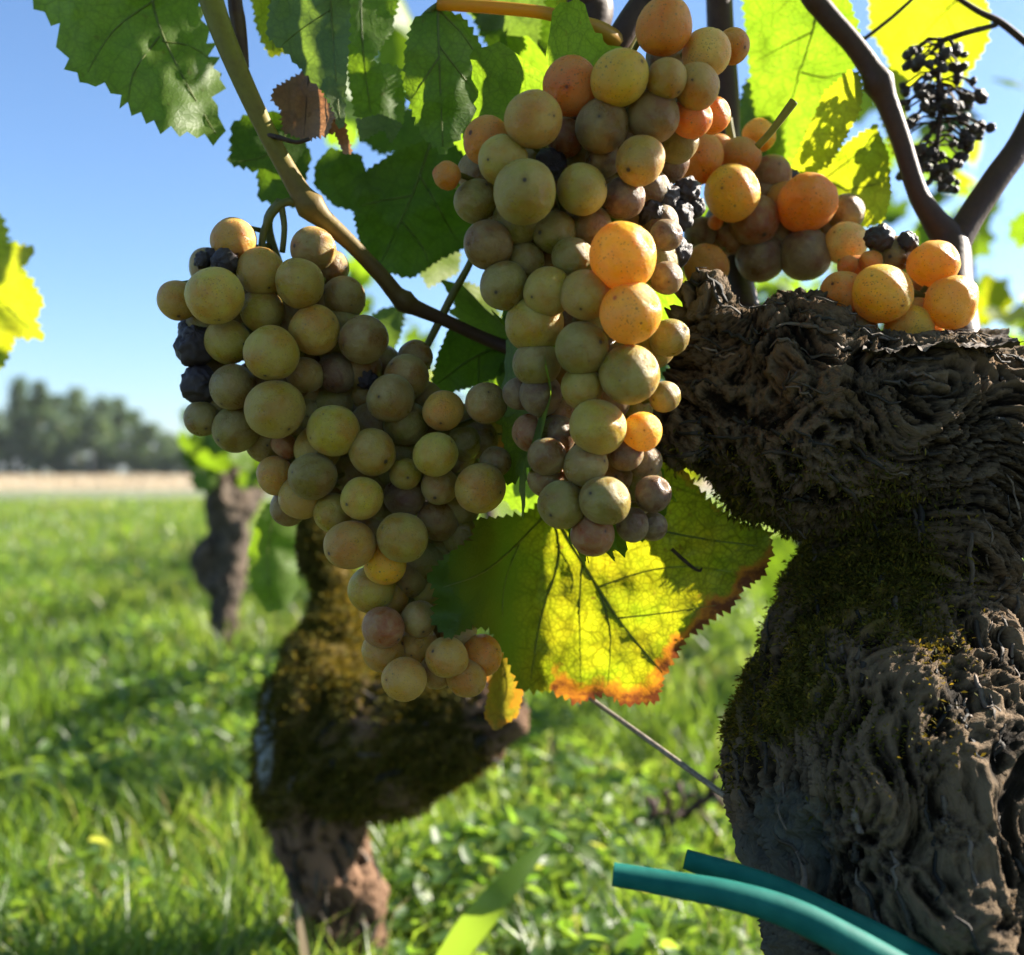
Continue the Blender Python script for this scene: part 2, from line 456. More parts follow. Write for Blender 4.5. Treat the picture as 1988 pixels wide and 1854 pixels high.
M['straw'] = blade_mat('dry_straw', [(0, (0.30, 0.24, 0.14)), (1, (0.38, 0.31, 0.20))], [(0, (0.30, 0.21, 0.12)), (1, (0.36, 0.28, 0.18))], trans=0.25, rough=0.7, spec=0.2)
M['moss'] = blade_mat('moss_tuft', [(0, (0.022, 0.024, 0.003)), (0.6, (0.076, 0.076, 0.009)), (1, (0.19, 0.155, 0.018))],
                      [(0, (0.05, 0.04, 0.004)), (0.6, (0.16, 0.11, 0.01)), (1, (0.38, 0.24, 0.02))], trans=0.35, rough=0.75, spec=0.15)
M['crown'] = blade_mat('tree_foliage', [(0, (0.035, 0.065, 0.030)), (0.6, (0.062, 0.105, 0.038)), (1, (0.10, 0.15, 0.05))],
                       [(0, (0.05, 0.10, 0.025)), (0.6, (0.11, 0.17, 0.04)), (1, (0.20, 0.26, 0.07))], trans=0.35, rough=0.6, spec=0.3)
M['trunk_far'] = simple('tree_bark', (0.10, 0.085, 0.07), (0.20, 0.17, 0.14), 6, 0.85, 0.4, 0.02)

def ground_mat(name, stops, scale):
    m, nt = new_mat(name)
    tc = N(nt, 'TexCoord').outputs['Object']
    a = N(nt, 'TexNoise', Vector=tc, Scale=scale, Detail=8.0, Roughness=0.7).outputs[0]
    b2 = N(nt, 'TexNoise', Vector=tc, Scale=scale*14, Detail=6.0, Roughness=0.7).outputs[0]
    f = mathn(nt, 'ADD', mathn(nt, 'MULTIPLY', a, 0.6), mathn(nt, 'MULTIPLY', b2, 0.4))
    col = ramp(nt, f, stops)
    bp = N(nt, 'Bump', Strength=0.8, Distance=0.02, Height=b2).outputs[0]
    out(nt, N(nt, 'BsdfPrincipled', Base_Color=col, Roughness=0.95, Normal=bp).outputs[0])
    return m
M['soil'] = ground_mat('soil_and_grass_mat', [(0.35, (0.025, 0.022, 0.012)), (0.5, (0.03, 0.045, 0.010)), (0.7, (0.055, 0.08, 0.018))], 1.2)
M['field'] = ground_mat('dry_field_mat', [(0.35, (0.23, 0.18, 0.115)), (0.5, (0.29, 0.235, 0.15)), (0.7, (0.34, 0.28, 0.19))], 0.35)
M['track'] = ground_mat('track_mat', [(0.35, (0.075, 0.10, 0.04)), (0.5, (0.11, 0.125, 0.065)), (0.7, (0.085, 0.12, 0.035))], 0.5)

# ------------------------------------------------------------------ ground
def sheet(name, x0, x1, y0, y1, z, mat, nx=2, ny=2, bump=0):
    xs = np.linspace(x0, x1, nx); ys = np.linspace(y0, y1, ny)
    vs = [(x, y, z + (bump*mnoise.noise(Vector((x*0.7, y*0.7, 3.1))) if bump else 0)) for y in ys for x in xs]
    fs = [(j*nx+i, j*nx+i+1, (j+1)*nx+i+1, (j+1)*nx+i) for j in range(ny-1) for i in range(nx-1)]
    return tag(mk(name, vs, fs, mat, None, True, origin=(0, 0, 0)), kind='structure')
sheet('ground', -600, 600, -60, 900, 0.0, M['soil'])
sheet('dirt_track', -300, 300, 12.6, 20.5, 0.004, M['track'])
sheet('dry_field', -300, 300, 20.5, 76, 0.008, M['field'])

# ------------------------------------------------------------------ grass and weeds
def patch(x, y, s, o=0.0):
    return pn(np.stack([x*s+o, y*s+o*1.7, np.full_like(x, 0.37+o)], 1))

def grass_mesh(name, n, dmin, dmax, hmin, hmax, wid, mat, ymargin=0.62, tint=(0.0, 1.0), seed=1, bend=0.6):
    r = np.random.default_rng(seed)
    d = np.exp(r.uniform(math.log(dmin), math.log(dmax), n))
    x = (r.uniform(-1, 1, n))*(d*ymargin+0.35)
    cl = patch(x, d, 1.6, 2.0); cl2 = patch(x, d, 6.0, 9.0)
    keep = (cl2 + r.uniform(-0.5, 0.9, n)) > -0.25
    d, x, cl, cl2 = d[keep], x[keep], cl[keep], cl2[keep]; n = len(d)
    sc = 1+np.minimum(d, 14)*0.10
    h = r.uniform(hmin, hmax, n)*(1+0.6*cl+0.3*cl2)
    w = wid*r.uniform(0.6, 1.4, n)*(0.8+d*0.42)
    az = r.uniform(0, 2*math.pi, n); fa = r.uniform(0, 2*math.pi, n)
    b = r.uniform(0.1, bend, n)*h
    base = np.stack([x, d, np.zeros(n)], 1)
    lean = np.stack([np.cos(az)*b, np.sin(az)*b, np.zeros(n)], 1)
    side = np.stack([np.cos(fa), np.sin(fa), np.zeros(n)], 1)
    upv = np.stack([np.zeros(n), np.zeros(n), h], 1)
    ring = []
    for t, ww in ((0, 0.7), (0.4, 1.0), (0.75, 0.75)):
        c = base+upv*(t*(1-0.15*t))+lean*(t*t)
        ring += [c-side*(w*ww/2)[:, None], c+side*(w*ww/2)[:, None]]
    tip = base+upv*0.88+lean*1.15
    V = np.stack(ring+[tip], 1).reshape(-1, 3)
    o = (np.arange(n)*7)[:, None]
    T = np.concatenate([o+np.array(q) for q in ([0,1,3],[0,3,2],[2,3,5],[2,5,4],[4,5,6])], 1).reshape(-1, 3)
    ti = np.clip(0.42+0.35*cl+0.2*patch(x, d, 3.0, 5.0)+r.normal(0, 0.17, n)+(r.random(n) < 0.05)*0.5, tint[0], tint[1])
    return fast_mesh(name, V, T, mat, {'tint': np.repeat(ti, 7)})
g = grass_mesh('grass', 170000, 0.55, 13.0, 0.035, 0.105, 0.0021, M['grass'], seed=3)
link(g); tag(g, 'bright green grass covering the ground between the vine rows', 'grass', kind='stuff')
st = grass_mesh('stubble', 16000, 19.5, 74, 0.08, 0.22, 0.0016, M['straw'], seed=5)
link(st); tag(st, 'pale dry stubble of the field in front of the trees', 'stubble', kind='stuff')

def clover_mesh(name, n, dmin, dmax, seed=4):
    r = np.random.default_rng(seed)
    d = np.exp(r.uniform(math.log(dmin), math.log(dmax), n))
    x = r.uniform(-1, 1, n)*(d*0.6+0.3)
    m1 = patch(x, d, 2.6, 31.0)+0.35*(x > -0.05)*(d < 1.25)
    keep = m1+r.normal(0, 0.12, n) > 0.05
    d, x = d[keep], x[keep]; n = len(d)
    z = r.uniform(0.015, 0.075, n)*(1+0.5*patch(x, d, 5, 1.0))
    sz = r.uniform(0.005, 0.0105, n)*(1+0.18*d)
    az = r.uniform(0, 2*math.pi, n); tl = r.normal(0, 0.5, n); t2 = r.normal(0, 0.5, n)
    ax = np.stack([np.cos(az), np.sin(az), tl], 1); ax /= np.linalg.norm(ax, axis=1)[:, None]
    bx = np.stack([-np.sin(az), np.cos(az), t2], 1); bx /= np.linalg.norm(bx, axis=1)[:, None]
    nz = np.cross(ax, bx)
    c = np.stack([x, d, z], 1)
    pts = []
    for (a, b, k) in ((-1.0, 0, 0), (-0.45, 0.55, 0.22), (0.45, 0.62, 0.22), (1.0, 0.0, 0.02), (0.45, -0.62, 0.22), (-0.45, -0.55, 0.22)):
        pts.append(c+ax*(a*sz)[:, None]+bx*(b*sz)[:, None]+nz*(k*sz)[:, None])
    V = np.stack(pts, 1).reshape(-1, 3)
    o = (np.arange(n)*6)[:, None]
    T = np.concatenate([o+np.array(q) for q in ([0,1,2],[0,2,3],[0,3,4],[0,4,5])], 1).reshape(-1, 3)
    ti = np.clip(r.normal(0.5, 0.24, n), 0, 1)
    return fast_mesh(name, V, T, M['clover'], {'tint': np.repeat(ti, 6)})
c = clover_mesh('clover', 60000, 0.6, 4.5)
link(c); tag(c, 'low clover and small round weeds growing among the grass', 'ground cover', kind='stuff')

# ------------------------------------------------------------------ distant trees
def tree(x, y, h, w, seed, label, group, bushy=False):
    r = np.random.default_rng(seed)
    t = thing('shrub' if bushy else 'tree', (x, y, 0), label, 'shrub' if bushy else 'tree', group)
    mb = MB()
    k0 = 0.02 if bushy else 0.16
    pts = [(x+0.3*math.sin(i*1.3+seed)*i/6, y, h*0.92*i/6) for i in range(7)]
    mb.tube(pts, [h*0.022*(1-i/7.5) for i in range(7)], 7)
    for k in range(0 if bushy else 9):
        z = h*(0.22+0.07*k); a = r.uniform(0, 6.28); ln = w*0.42*(1-0.35*k/9)
        p0 = Vector((x, y, z)); p1 = p0+Vector((math.cos(a)*ln*.5, math.sin(a)*ln*.5, ln*.5)); p2 = p0+Vector((math.cos(a)*ln, math.sin(a)*ln, ln*1.2))
        mb.tube([p0, p1, p2], [h*.009, h*.006, h*.002], 5)
    mb.build('trunk', M['trunk_far'], t, origin=(x, y, 0))
    nc = 26 if not bushy else 12
    cen = []
    for k in range(nc):
        f = r.uniform(k0, 1.0); a = r.uniform(0, 6.28)
        rad = w*0.5*(math.sin(math.pi*min(1, 0.18+0.8*f))**0.7)*r.uniform(0.25, 1.0)
        cen.append((math.cos(a)*rad, math.sin(a)*rad, h*f*0.97))
    cen = np.array(cen)
    n = 3400 if not bushy else 1300
    ci = r.integers(0, nc, n)
    p = cen[ci]+r.normal(0, 1, (n, 3))*np.array([w*0.11, w*0.11, h*0.05])
    p[:, 2] = np.clip(p[:, 2], 0.1, h*1.02)
    s = r.uniform(0.10, 0.24, n)*(h/8)**0.5
    a1 = r.normal(0, 1, (n, 3)); a1 /= np.linalg.norm(a1, axis=1)[:, None]
    a2 = np.cross(a1, r.normal(0, 1, (n, 3))); a2 /= np.linalg.norm(a2, axis=1)[:, None]
    V = np.stack([p-a1*s[:, None], p+a2*(s*.6)[:, None], p+a1*s[:, None], p-a2*(s*.6)[:, None]], 1).reshape(-1, 3)
    o = (np.arange(n)*4)[:, None]
    T = np.concatenate([o+np.array([0, 1, 2]), o+np.array([0, 2, 3])], 1).reshape(-1, 3)
    ct = r.uniform(0.1, 0.9, nc)[ci]+r.normal(0, .12, n)
    cr = fast_mesh('crown', V, T, M['crown'], {'tint': np.repeat(np.clip(ct, 0, 1), 4)})
    cr.parent = t; COL.objects.link(cr)
    return t

tg = 'trees of the distant wood'
spec = [(-8, 800, 5), (40, 735, 46), (78, 745, 40), (112, 770, 36), (150, 757, 44), (190, 765, 46), (226, 776, 40), (258, 800, 40), (290, 822, 36), (322, 842, 40), (352, 850, 40), (392, 846, 44), (440, 838, 50)]
TL = ['distant tree cut off by the left edge, at the end of the wood', 'tallest pale tree of the distant wood, second from its left end', 'tall slender distant tree just right of the tallest one',
      'narrow lower distant tree in the dip beside the two tallest', 'tall distant tree just right of the narrow one in the dip', 'broad distant tree in the middle of the wood', 'distant tree where the skyline starts to drop, right of the broad one',
      'distant tree on the falling skyline, midway down the slope', 'small distant tree on the lower falling skyline', 'low rounded distant tree beside the foliage of the slim vine', 'lowest distant tree touching the leaves of the slim vine',
      'distant tree hidden just behind the leaves of the slim vine', 'distant tree behind the lower left grapes']
for i, (u, v, wpx) in enumerate(spec):
    d = 80+3*math.sin(i*2.1)
    p = P(u, v, d)
    wm = px(max(wpx, 40)*1.45, d)
    lab = TL[i]
    tree(p.x, d, p.z, wm, 100+i, lab, tg)
for i in range(15):
    u = -20+i*33
    d = 77.2+0.6*math.sin(i*3.7)
    p = P(u, 868+10*math.sin(i*1.9), d)
    tree(p.x, d, p.z, px(52, d), 300+i, 'dark bush at the foot of the distant wood', 'bushes along the edge of the distant wood', True)

# ------------------------------------------------------------------ gnarled wood
def organic(chains, voxel, name):
    """union of tapered tubes, voxel-fused, returned as vertices/normals/faces"""
    bm = bmesh.new()
    for ch in chains:
        pts = catmull([tuple(P(u, v, d))+(px(r, d),) for (u, v, d, r) in ch], 5)
        mb = MB(); mb.tube([p[:3] for p in pts], [p[3] for p in pts], 18)
        vs = [bm.verts.new(v) for v in mb.v]
        for f in mb.f:
            try: bm.faces.new([vs[i] for i in f])
            except ValueError: pass
        for end in (pts[0], pts[-1]):
            bmesh.ops.create_icosphere(bm, subdivisions=2, radius=end[3]*1.0, matrix=Matrix.Translation(end[:3]))
    me = bpy.data.meshes.new('tmp'); bm.to_mesh(me); bm.free()
    o = bpy.data.objects.new('tmp', me); COL.objects.link(o)
    md = o.modifiers.new('r', 'REMESH'); md.mode = 'VOXEL'; md.voxel_size = voxel
    sm = o.modifiers.new('s', 'SMOOTH'); sm.factor = 0.5; sm.iterations = 12
    dg = bpy.context.evaluated_depsgraph_get()
    ev = bpy.data.meshes.new_from_object(o.evaluated_get(dg))
    bpy.data.objects.remove(o)
    return ev

def normals_of(me):
    n = np.zeros(len(me.vertices)*3); me.vertex_normals.foreach_get('vector', n) if hasattr(me, 'vertex_normals') else None
    return n.reshape(-1, 3)

def gnarl(me, chains, lump=0.007, ridge=0.003, fine=0.0012, swirl=0.0, freq=1.0):
    n = len(me.vertices)
    V = np.zeros(n*3); me.vertices.foreach_get('co', V); V = V.reshape(-1, 3)
    NR = normals_of(me)
    ap, ad, ar = [], [], []
    for ch in chains:
        pts = np.array(catmull([tuple(P(u, v, d))+(px(r, d),) for (u, v, d, r) in ch], 5))
        for i in range(len(pts)-1):
            t = pts[i+1, :3]-pts[i, :3]
            ap.append((pts[i, :3]+pts[i+1, :3])/2); ad.append(t/(np.linalg.norm(t)+1e-9)); ar.append(pts[i, 3])
    ap, ad, ar = np.array(ap), np.array(ad), np.array(ar)
    A = np.zeros_like(V)
    for s in range(0, n, 20000):
        dd = np.linalg.norm(V[s:s+20000, None, :]-ap[None], axis=2)
        w = np.exp(-(dd/ar[None])*5)
        # axis sign does not matter for stretch
        A[s:s+20000] = (w[:, :, None]*ad[None]).sum(1)
    A /= (np.linalg.norm(A, axis=1)[:, None]+1e-9)
    if swirl:
        sw = np.stack([pn(V*28+7), pn(V*28+19), pn(V*28+43)], 1)
        A = A+sw*swirl; A /= (np.linalg.norm(A, axis=1)[:, None]+1e-9)
    c0 = V.mean(0)
    Q = V-c0
    Q = Q-A*((Q*A).sum(1)[:, None])*0.935
    Q = Q+0.0045*np.stack([pn(V*45+3), pn(V*45+11), pn(V*45+29)], 1)
    h1 = 1-np.abs(pn(Q*95*freq))*2.0
    h2 = 1-np.abs(pn(Q*230*freq+5))*2.0
    h3 = pn(Q*480*freq+9)
    lumps = pn(V*22*freq+1.5)+0.6*pn(V*55*freq+8)
    h0 = 1-np.abs(pn(Q*40*freq+21))*2.0
    pat = np.clip(0.75+0.8*pn(V*17+13), 0.35, 1.3)
    H = (h0-0.4)*ridge*0.85*(1.2-0.5*pat)
    ridge = ridge*(0.35+0.65*pat); fine = fine*pat
    H = H+lumps*lump+(h1-0.4)*ridge+(h2-0.4)*fine+h3*fine*0.22
    V2 = V+NR*H[:, None]
    rid = np.clip(0.5+0.35*h1*0.7+0.25*(h2-0.4)+0.3*(h0-0.4), 0, 1)
    return V2, NR, A, Q, rid

def set_attr(me, k, val):
    val = np.asarray(val, dtype=np.float32)
    at = me.attributes.new(k, 'FLOAT' if val.ndim == 1 else 'FLOAT_VECTOR', 'POINT')
    at.data.foreach_set('value' if val.ndim == 1 else 'vector', val.ravel())

def screen(V):
    d = np.maximum(V[:, 1], 1e-3)
    return U0+V[:, 0]/d*F_, V0-(V[:, 2]-CAMH)/d*F_

def wood_part(name, chains, voxel, mat, parent, lump, ridge, fine, swirl, mossf=None, lichf=None, freq=1.0, post=None):
    me = organic(chains, voxel, name)
    V, NR, A, Q, rid = gnarl(me, chains, lump, ridge, fine, swirl, freq)
    if post is not None: V = post(V)
    org = np.array(WLOC[parent.name])
    me.vertices.foreach_set('co', (V-org).astype(np.float32).ravel())
    me.name = name; me.materials.clear(); me.materials.append(mat); me.shade_smooth(); me.update()
    set_attr(me, 'bark_co', Q); set_attr(me, 'ridge', rid)
    set_attr(me, 'moss', mossf(V, NR) if mossf else np.zeros(len(V)))
    set_attr(me, 'lichen', lichf(V, NR) if lichf else np.zeros(len(V)))
    o = bpy.data.objects.new(name, me)
    link(o, parent, org)
    NR2 = normals_of(me)
    return o, V, NR2, A

def strips(V, NR, A, parent, count, select, rs, lmin, lmax, wmin, wmax, lift=0.0012):
    kd = kdtree.KDTree(len(V))
    for i, v in enumerate(V): kd.insert(v, i)
    kd.balance()
    ids = np.nonzero(select)[0]
    for k in range(count):
        i = int(ids[rs.integers(0, len(ids))])
        ln = rs.uniform(lmin, lmax); steps = 7
        p = Vector(V[i]); sgn = 1 if rs.random() < 0.5 else -1
        wob = rs.normal(0, 0.22, 3)
        pts, ups = [], []
        j = i
        for s in range(steps):
            nrm = Vector(NR[j])
            e = abs(s/(steps-1)-0.5)*2
            pts.append(Vector(V[j])+nrm*(lift+0.0022*max(0, e-0.7)*rs.uniform(0.2, 1.8))); ups.append(nrm)
            a = Vector(A[j])*sgn+Vector(wob)
            a = (a-nrm*a.dot(nrm)).normalized()
            q = p+a*(ln/steps)
            co, j, dist = kd.find(q); p = q.lerp(co, .5)
        pts = [Vector(q) for q in catmull(pts, 2)]; ups = [ups[min(len(ups)-1, q//2)] for q in range(len(pts))]; steps = len(pts)
        w = rs.uniform(wmin, wmax)
        vs, fs = [], []
        for s in range(steps):
            t = (pts[min(s+1, steps-1)]-pts[max(s-1, 0)])
            t = t.normalized() if t.length > 1e-7 else Vector((1, 0, 0))
            b = t.cross(ups[s]); b = b.normalized() if b.length > 1e-6 else t.orthogonal()
            ww = w*(0.35+0.65*math.sin(math.pi*(0.12+0.76*s/(steps-1))))
            vs += [pts[s]-b*ww, pts[s]+ups[s]*w*0.22, pts[s]+b*ww, pts[s]-ups[s]*w*0.3]
        for s in range(steps-1):
            for c in range(4):
                c2 = (c+1) % 4
                fs.append((s*4+c, s*4+c2, s*4+4+c2, s*4+4+c))
        fs += [(3, 2, 1, 0), tuple((steps-1)*4+c for c in range(4))]
        mk('bark_strip', vs, fs, M['strip'], parent)

def moss_tufts(name, V, NR, sel, n, parent, ln, rs, tintf=None):
    ids = np.nonzero(sel > 0)[0]
    pr = sel[ids]/sel[ids].sum()
    i = rs.choice(ids, n, p=pr)
    b = V[i]+rs.normal(0, 0.0012*ln/0.005, (n, 3))
    dirv = NR[i]+rs.normal(0, 0.55, (n, 3)); dirv /= np.linalg.norm(dirv, axis=1)[:, None]
    L = ln*rs.uniform(0.4, 1.3, n)
    sd = np.cross(dirv, rs.normal(0, 1, (n, 3))); sd /= np.linalg.norm(sd, axis=1)[:, None]
    w = L*0.16
    mid = b+dirv*(L*.55)[:, None]
    tip = b+dirv*L[:, None]+np.array([0, 0, -0.15])*L[:, None]
    VV = np.stack([b, mid+sd*w[:, None], tip, mid-sd*w[:, None]], 1).reshape(-1, 3)
    o = (np.arange(n)*4)[:, None]
    T = np.concatenate([o+np.array([0, 1, 2]), o+np.array([0, 2, 3])], 1).reshape(-1, 3)
    ti = np.clip(rs.normal(0.5, 0.25, n), 0, 1)
    org = np.array(WLOC[parent.name])
    ob = fast_mesh(name, VV-org, T, M['moss'], {'tint': np.repeat(ti, 4)})
    link(ob, parent, org); ob['kind'] = 'stuff'
    return ob

# --- right vine
vineR = thing('grapevine', (0.17, 0.40, 0), 'gnarled old grapevine with thick shaggy trunk filling the right side', 'grapevine')
chR = [
    [(1415, 770, .382, 118), (1480, 765, .385, 180), (1640, 830, .385, 205), (1830, 845, .388, 195), (1965, 875, .392, 176)],
    [(1840, 860, .388, 170), (1780, 1010, .39, 190), (1762, 1120, .395, 192), (1745, 1300, .385, 252), (1732, 1480, .365, 305), (1765, 1650, .35, 308), (1812, 1860, .335, 304), (1870, 2300, .33, 290), (1860, 3050, .335, 330), (1860, 3320, .335, 340)],
    [(1370, 600, .375, 55), (1410, 700, .38, 100), (1450, 800, .385, 130)],
    [(1345, 850, .376, 60), (1400, 840, .38, 100), (1500, 850, .385, 150)],
    [(1560, 640, .385, 70), (1560, 760, .385, 140)],
]
zc = float(P(1800, 655, .388).z)
def cut_top(V):
    u, v = screen(V)
    m = (u > 1660) & (u < 1990) & (v < 760)
    V = V.copy()
    lim = zc+0.0012*pn(V*np.array([300, 900, 300]))-0.06*(V[:, 0]-0.165)*0
    V[m, 2] = np.minimum(V[m, 2], lim[m])
    return V
def mossR(V, NR):
    u, v = screen(V)
    m = np.clip(1.25-np.abs(v-1200)/330, 0, 1)*np.clip((1950-u)/250, 0, 1)
    m = np.maximum(m, np.clip(1.1-np.hypot(u-1540, v-1400)/220, 0, 1))
    m *= 0.55+0.7*pn(V*30+3)
    return np.clip(m, 0, 1)
def lichR(V, NR):
    u, v = screen(V)
    m = np.clip((v-1440)/200, 0, 1)*np.clip((1780-u)/160, 0, 1)
    return np.clip(m*(0.62+0.7*pn(V*26+31)), 0, 1)
oR, VR, NRR, AR = wood_part('trunk', chR, 0.0011, M['bark'], vineR, 0.0050, 0.0036, 0.0030, 0.16, mossR, lichR, 1.55, cut_top)
uR, vR = screen(VR)
vis = (NRR[:, 1] < 0.35)
rs = np.random.default_rng(21)
strips(VR, NRR, AR, vineR, 150, vis & (uR < 2000) & (vR < 1060) & (vR > 500), rs, 0.008, 0.028, 0.0004, 0.0012, 0.0008)
strips(VR, NRR, AR, vineR, 36, (uR < 1700) & (vR < 760) & (NRR[:, 2] > 0.2), rs, 0.008, 0.024, 0.0005, 0.0013, 0.0012)
strips(VR, NRR, AR, vineR, 110, vis & (uR < 2020) & (vR > 1040) & (vR < 1900), rs, 0.010, 0.034, 0.0004, 0.0013, 0.0004)
msel = mossR(VR, NRR)**2*(NRR[:, 1] < 0.3)
moss_tufts('moss', VR, NRR, msel, 34000, vineR, 0.0023, rs)

M['cut_wood'] = simple('weathered_cut_wood', (0.025, 0.019, 0.015), (0.19, 0.16, 0.14), 160, 0.8, 0.8, 0.0012, stretch=(.25, 1.0, 2.2), spec=0.15)
vs, fs = [], []
NX, NY = 110, 22
for j in range(NY):
    for i in range(NX):
        a = i/(NX-1); b = j/(NY-1)
        u = 1655+a*(300-30*b)+8*math.sin(b*9); v = 684-12*a-(22+8*a)*b+3*math.sin(a*9)
        p = P(u, v, .350+.045*b)
        p.z += 0.0022*mnoise.noise(Vector((a*6, b*9, 2.2)))+0.0016*mnoise.noise(Vector((a*13, b*30, 5.2)))+0.0010*mnoise.noise(Vector((a*45, b*20, 7.2)))
        p.y += 0.004*mnoise.noise(Vector((a*9, 1.3, b)))-(0.006 if j == 0 else 0)-0.004*(max(0, abs(a-.5)*2-.5)/.5)**2*2.2
        vs.append(p)
fs = [(j*NX+i, j*NX+i+1, (j+1)*NX+i+1, (j+1)*NX+i) for j in range(NY-1) for i in range(NX-1)]
mk('cut_face', vs, fs, M['cut_wood'], vineR)['label'] = 'pale weathered cut face on top of the trunk'

# --- left vine with the mossy arm
vineL = thing('grapevine', (-0.14, 0.75, 0), 'mossy grapevine with a thick stubby arm behind the hanging bunches', 'grapevine')
chL = [
    [(668, 2020, .75, 110), (668, 1880, .75, 78), (655, 1740, .75, 90), (628, 1600, .75, 93), (612, 1480, .75, 110), (618, 1380, .75, 106)],
    [(610, 1470, .75, 112), (700, 1450, .745, 132), (800, 1428, .735, 118), (900, 1402, .725, 92), (970, 1380, .715, 58)],
    [(630, 1420, .76, 95), (640, 1300, .77, 78), (645, 1200, .79, 56), (630, 1080, .81, 48), (612, 960, .83, 40)],
]
def moss_shadeL(V, NR):
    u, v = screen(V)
    m = np.clip((1660-v)/120, 0, 1)*np.clip((v-880)/60, 0, 1)*np.clip((1010-u)/120, 0, 1)  # moss on the arm; up the neck it puts shade into the colour
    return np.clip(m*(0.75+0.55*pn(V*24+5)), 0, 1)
def lichL(V, NR):
    u, v = screen(V)
    return np.clip(1.2-np.abs(u-512)/26, 0, 1)*np.clip(1.3-np.abs(v-1420)/130, 0, 1)
oL, VL, NRL, AL = wood_part('trunk', chL, 0.0028, M['bark_red'], vineL, 0.008, 0.0045, 0.002, 0.4, moss_shadeL, lichL, 0.8)
uL, vL = screen(VL)
strips(VL, NRL, AL, vineL, 46, (NRL[:, 1] < 0.2) & (vL > 1560), rs, 0.015, 0.05, 0.0012, 0.004)
strips(VL, NRL, AL, vineL, 22, (NRL[:, 1] < 0.2) & (vL > 1250) & (vL < 1560), rs, 0.012, 0.03, 0.001, 0.003)
msl = moss_shadeL(VL, NRL)**2*(NRL[:, 1] < 0.45)
moss_tufts('moss', VL, NRL, msl, 34000, vineL, 0.0045, rs)  # tufts follow the same mask, so they darken the neck too

# --- slim vine further back
vineF = thing('grapevine', tuple(P(430, 1295, 2.1))[:2]+(0,), 'slim dark grapevine trunk standing in grass before the distant trees', 'grapevine')
chF = [
    [(428, 1310, 2.1, 34), (432, 1230, 2.1, 24), (442, 1120, 2.1, 30), (446, 1030, 2.1, 36), (446, 950, 2.1, 40), (465, 890, 2.1, 30), (490, 830, 2.1, 20)],
    [(432, 1150, 2.09, 18), (395, 1120, 2.07, 17), (386, 1080, 2.06, 17), (402, 1050, 2.07, 16)],
    [(430, 1000, 2.08, 26), (418, 950, 2.05, 24), (425, 905, 2.04, 18)],
    [(450, 1010, 2.1, 28), (488, 980, 2.12, 18), (515, 920, 2.15, 12)],
]
wood_part('trunk', chF, 0.006, M['bark_grey'], vineF, 0.009, 0.006, 0.002, 0.3, None, None, 0.6)

# ------------------------------------------------------------------ leaves
def in_poly_dist(q, poly):
    """distance from points q (N,2) to the closed polyline poly (M,2)"""
    a = poly; b = np.roll(poly, -1, 0)
    return seg_dist(q, a, b)
def seg_dist(q, a, b):
    best = np.full(len(q), 1e9)
    ab = b-a; l2 = (ab**2).sum(1)+1e-9
    for s in range(0, len(a)):
        t = np.clip(((q-a[s])*ab[s]).sum(1)/l2[s], 0, 1)
        best = np.minimum(best, np.hypot(*(q-(a[s]+t[:, None]*ab[s])).T))
    return best

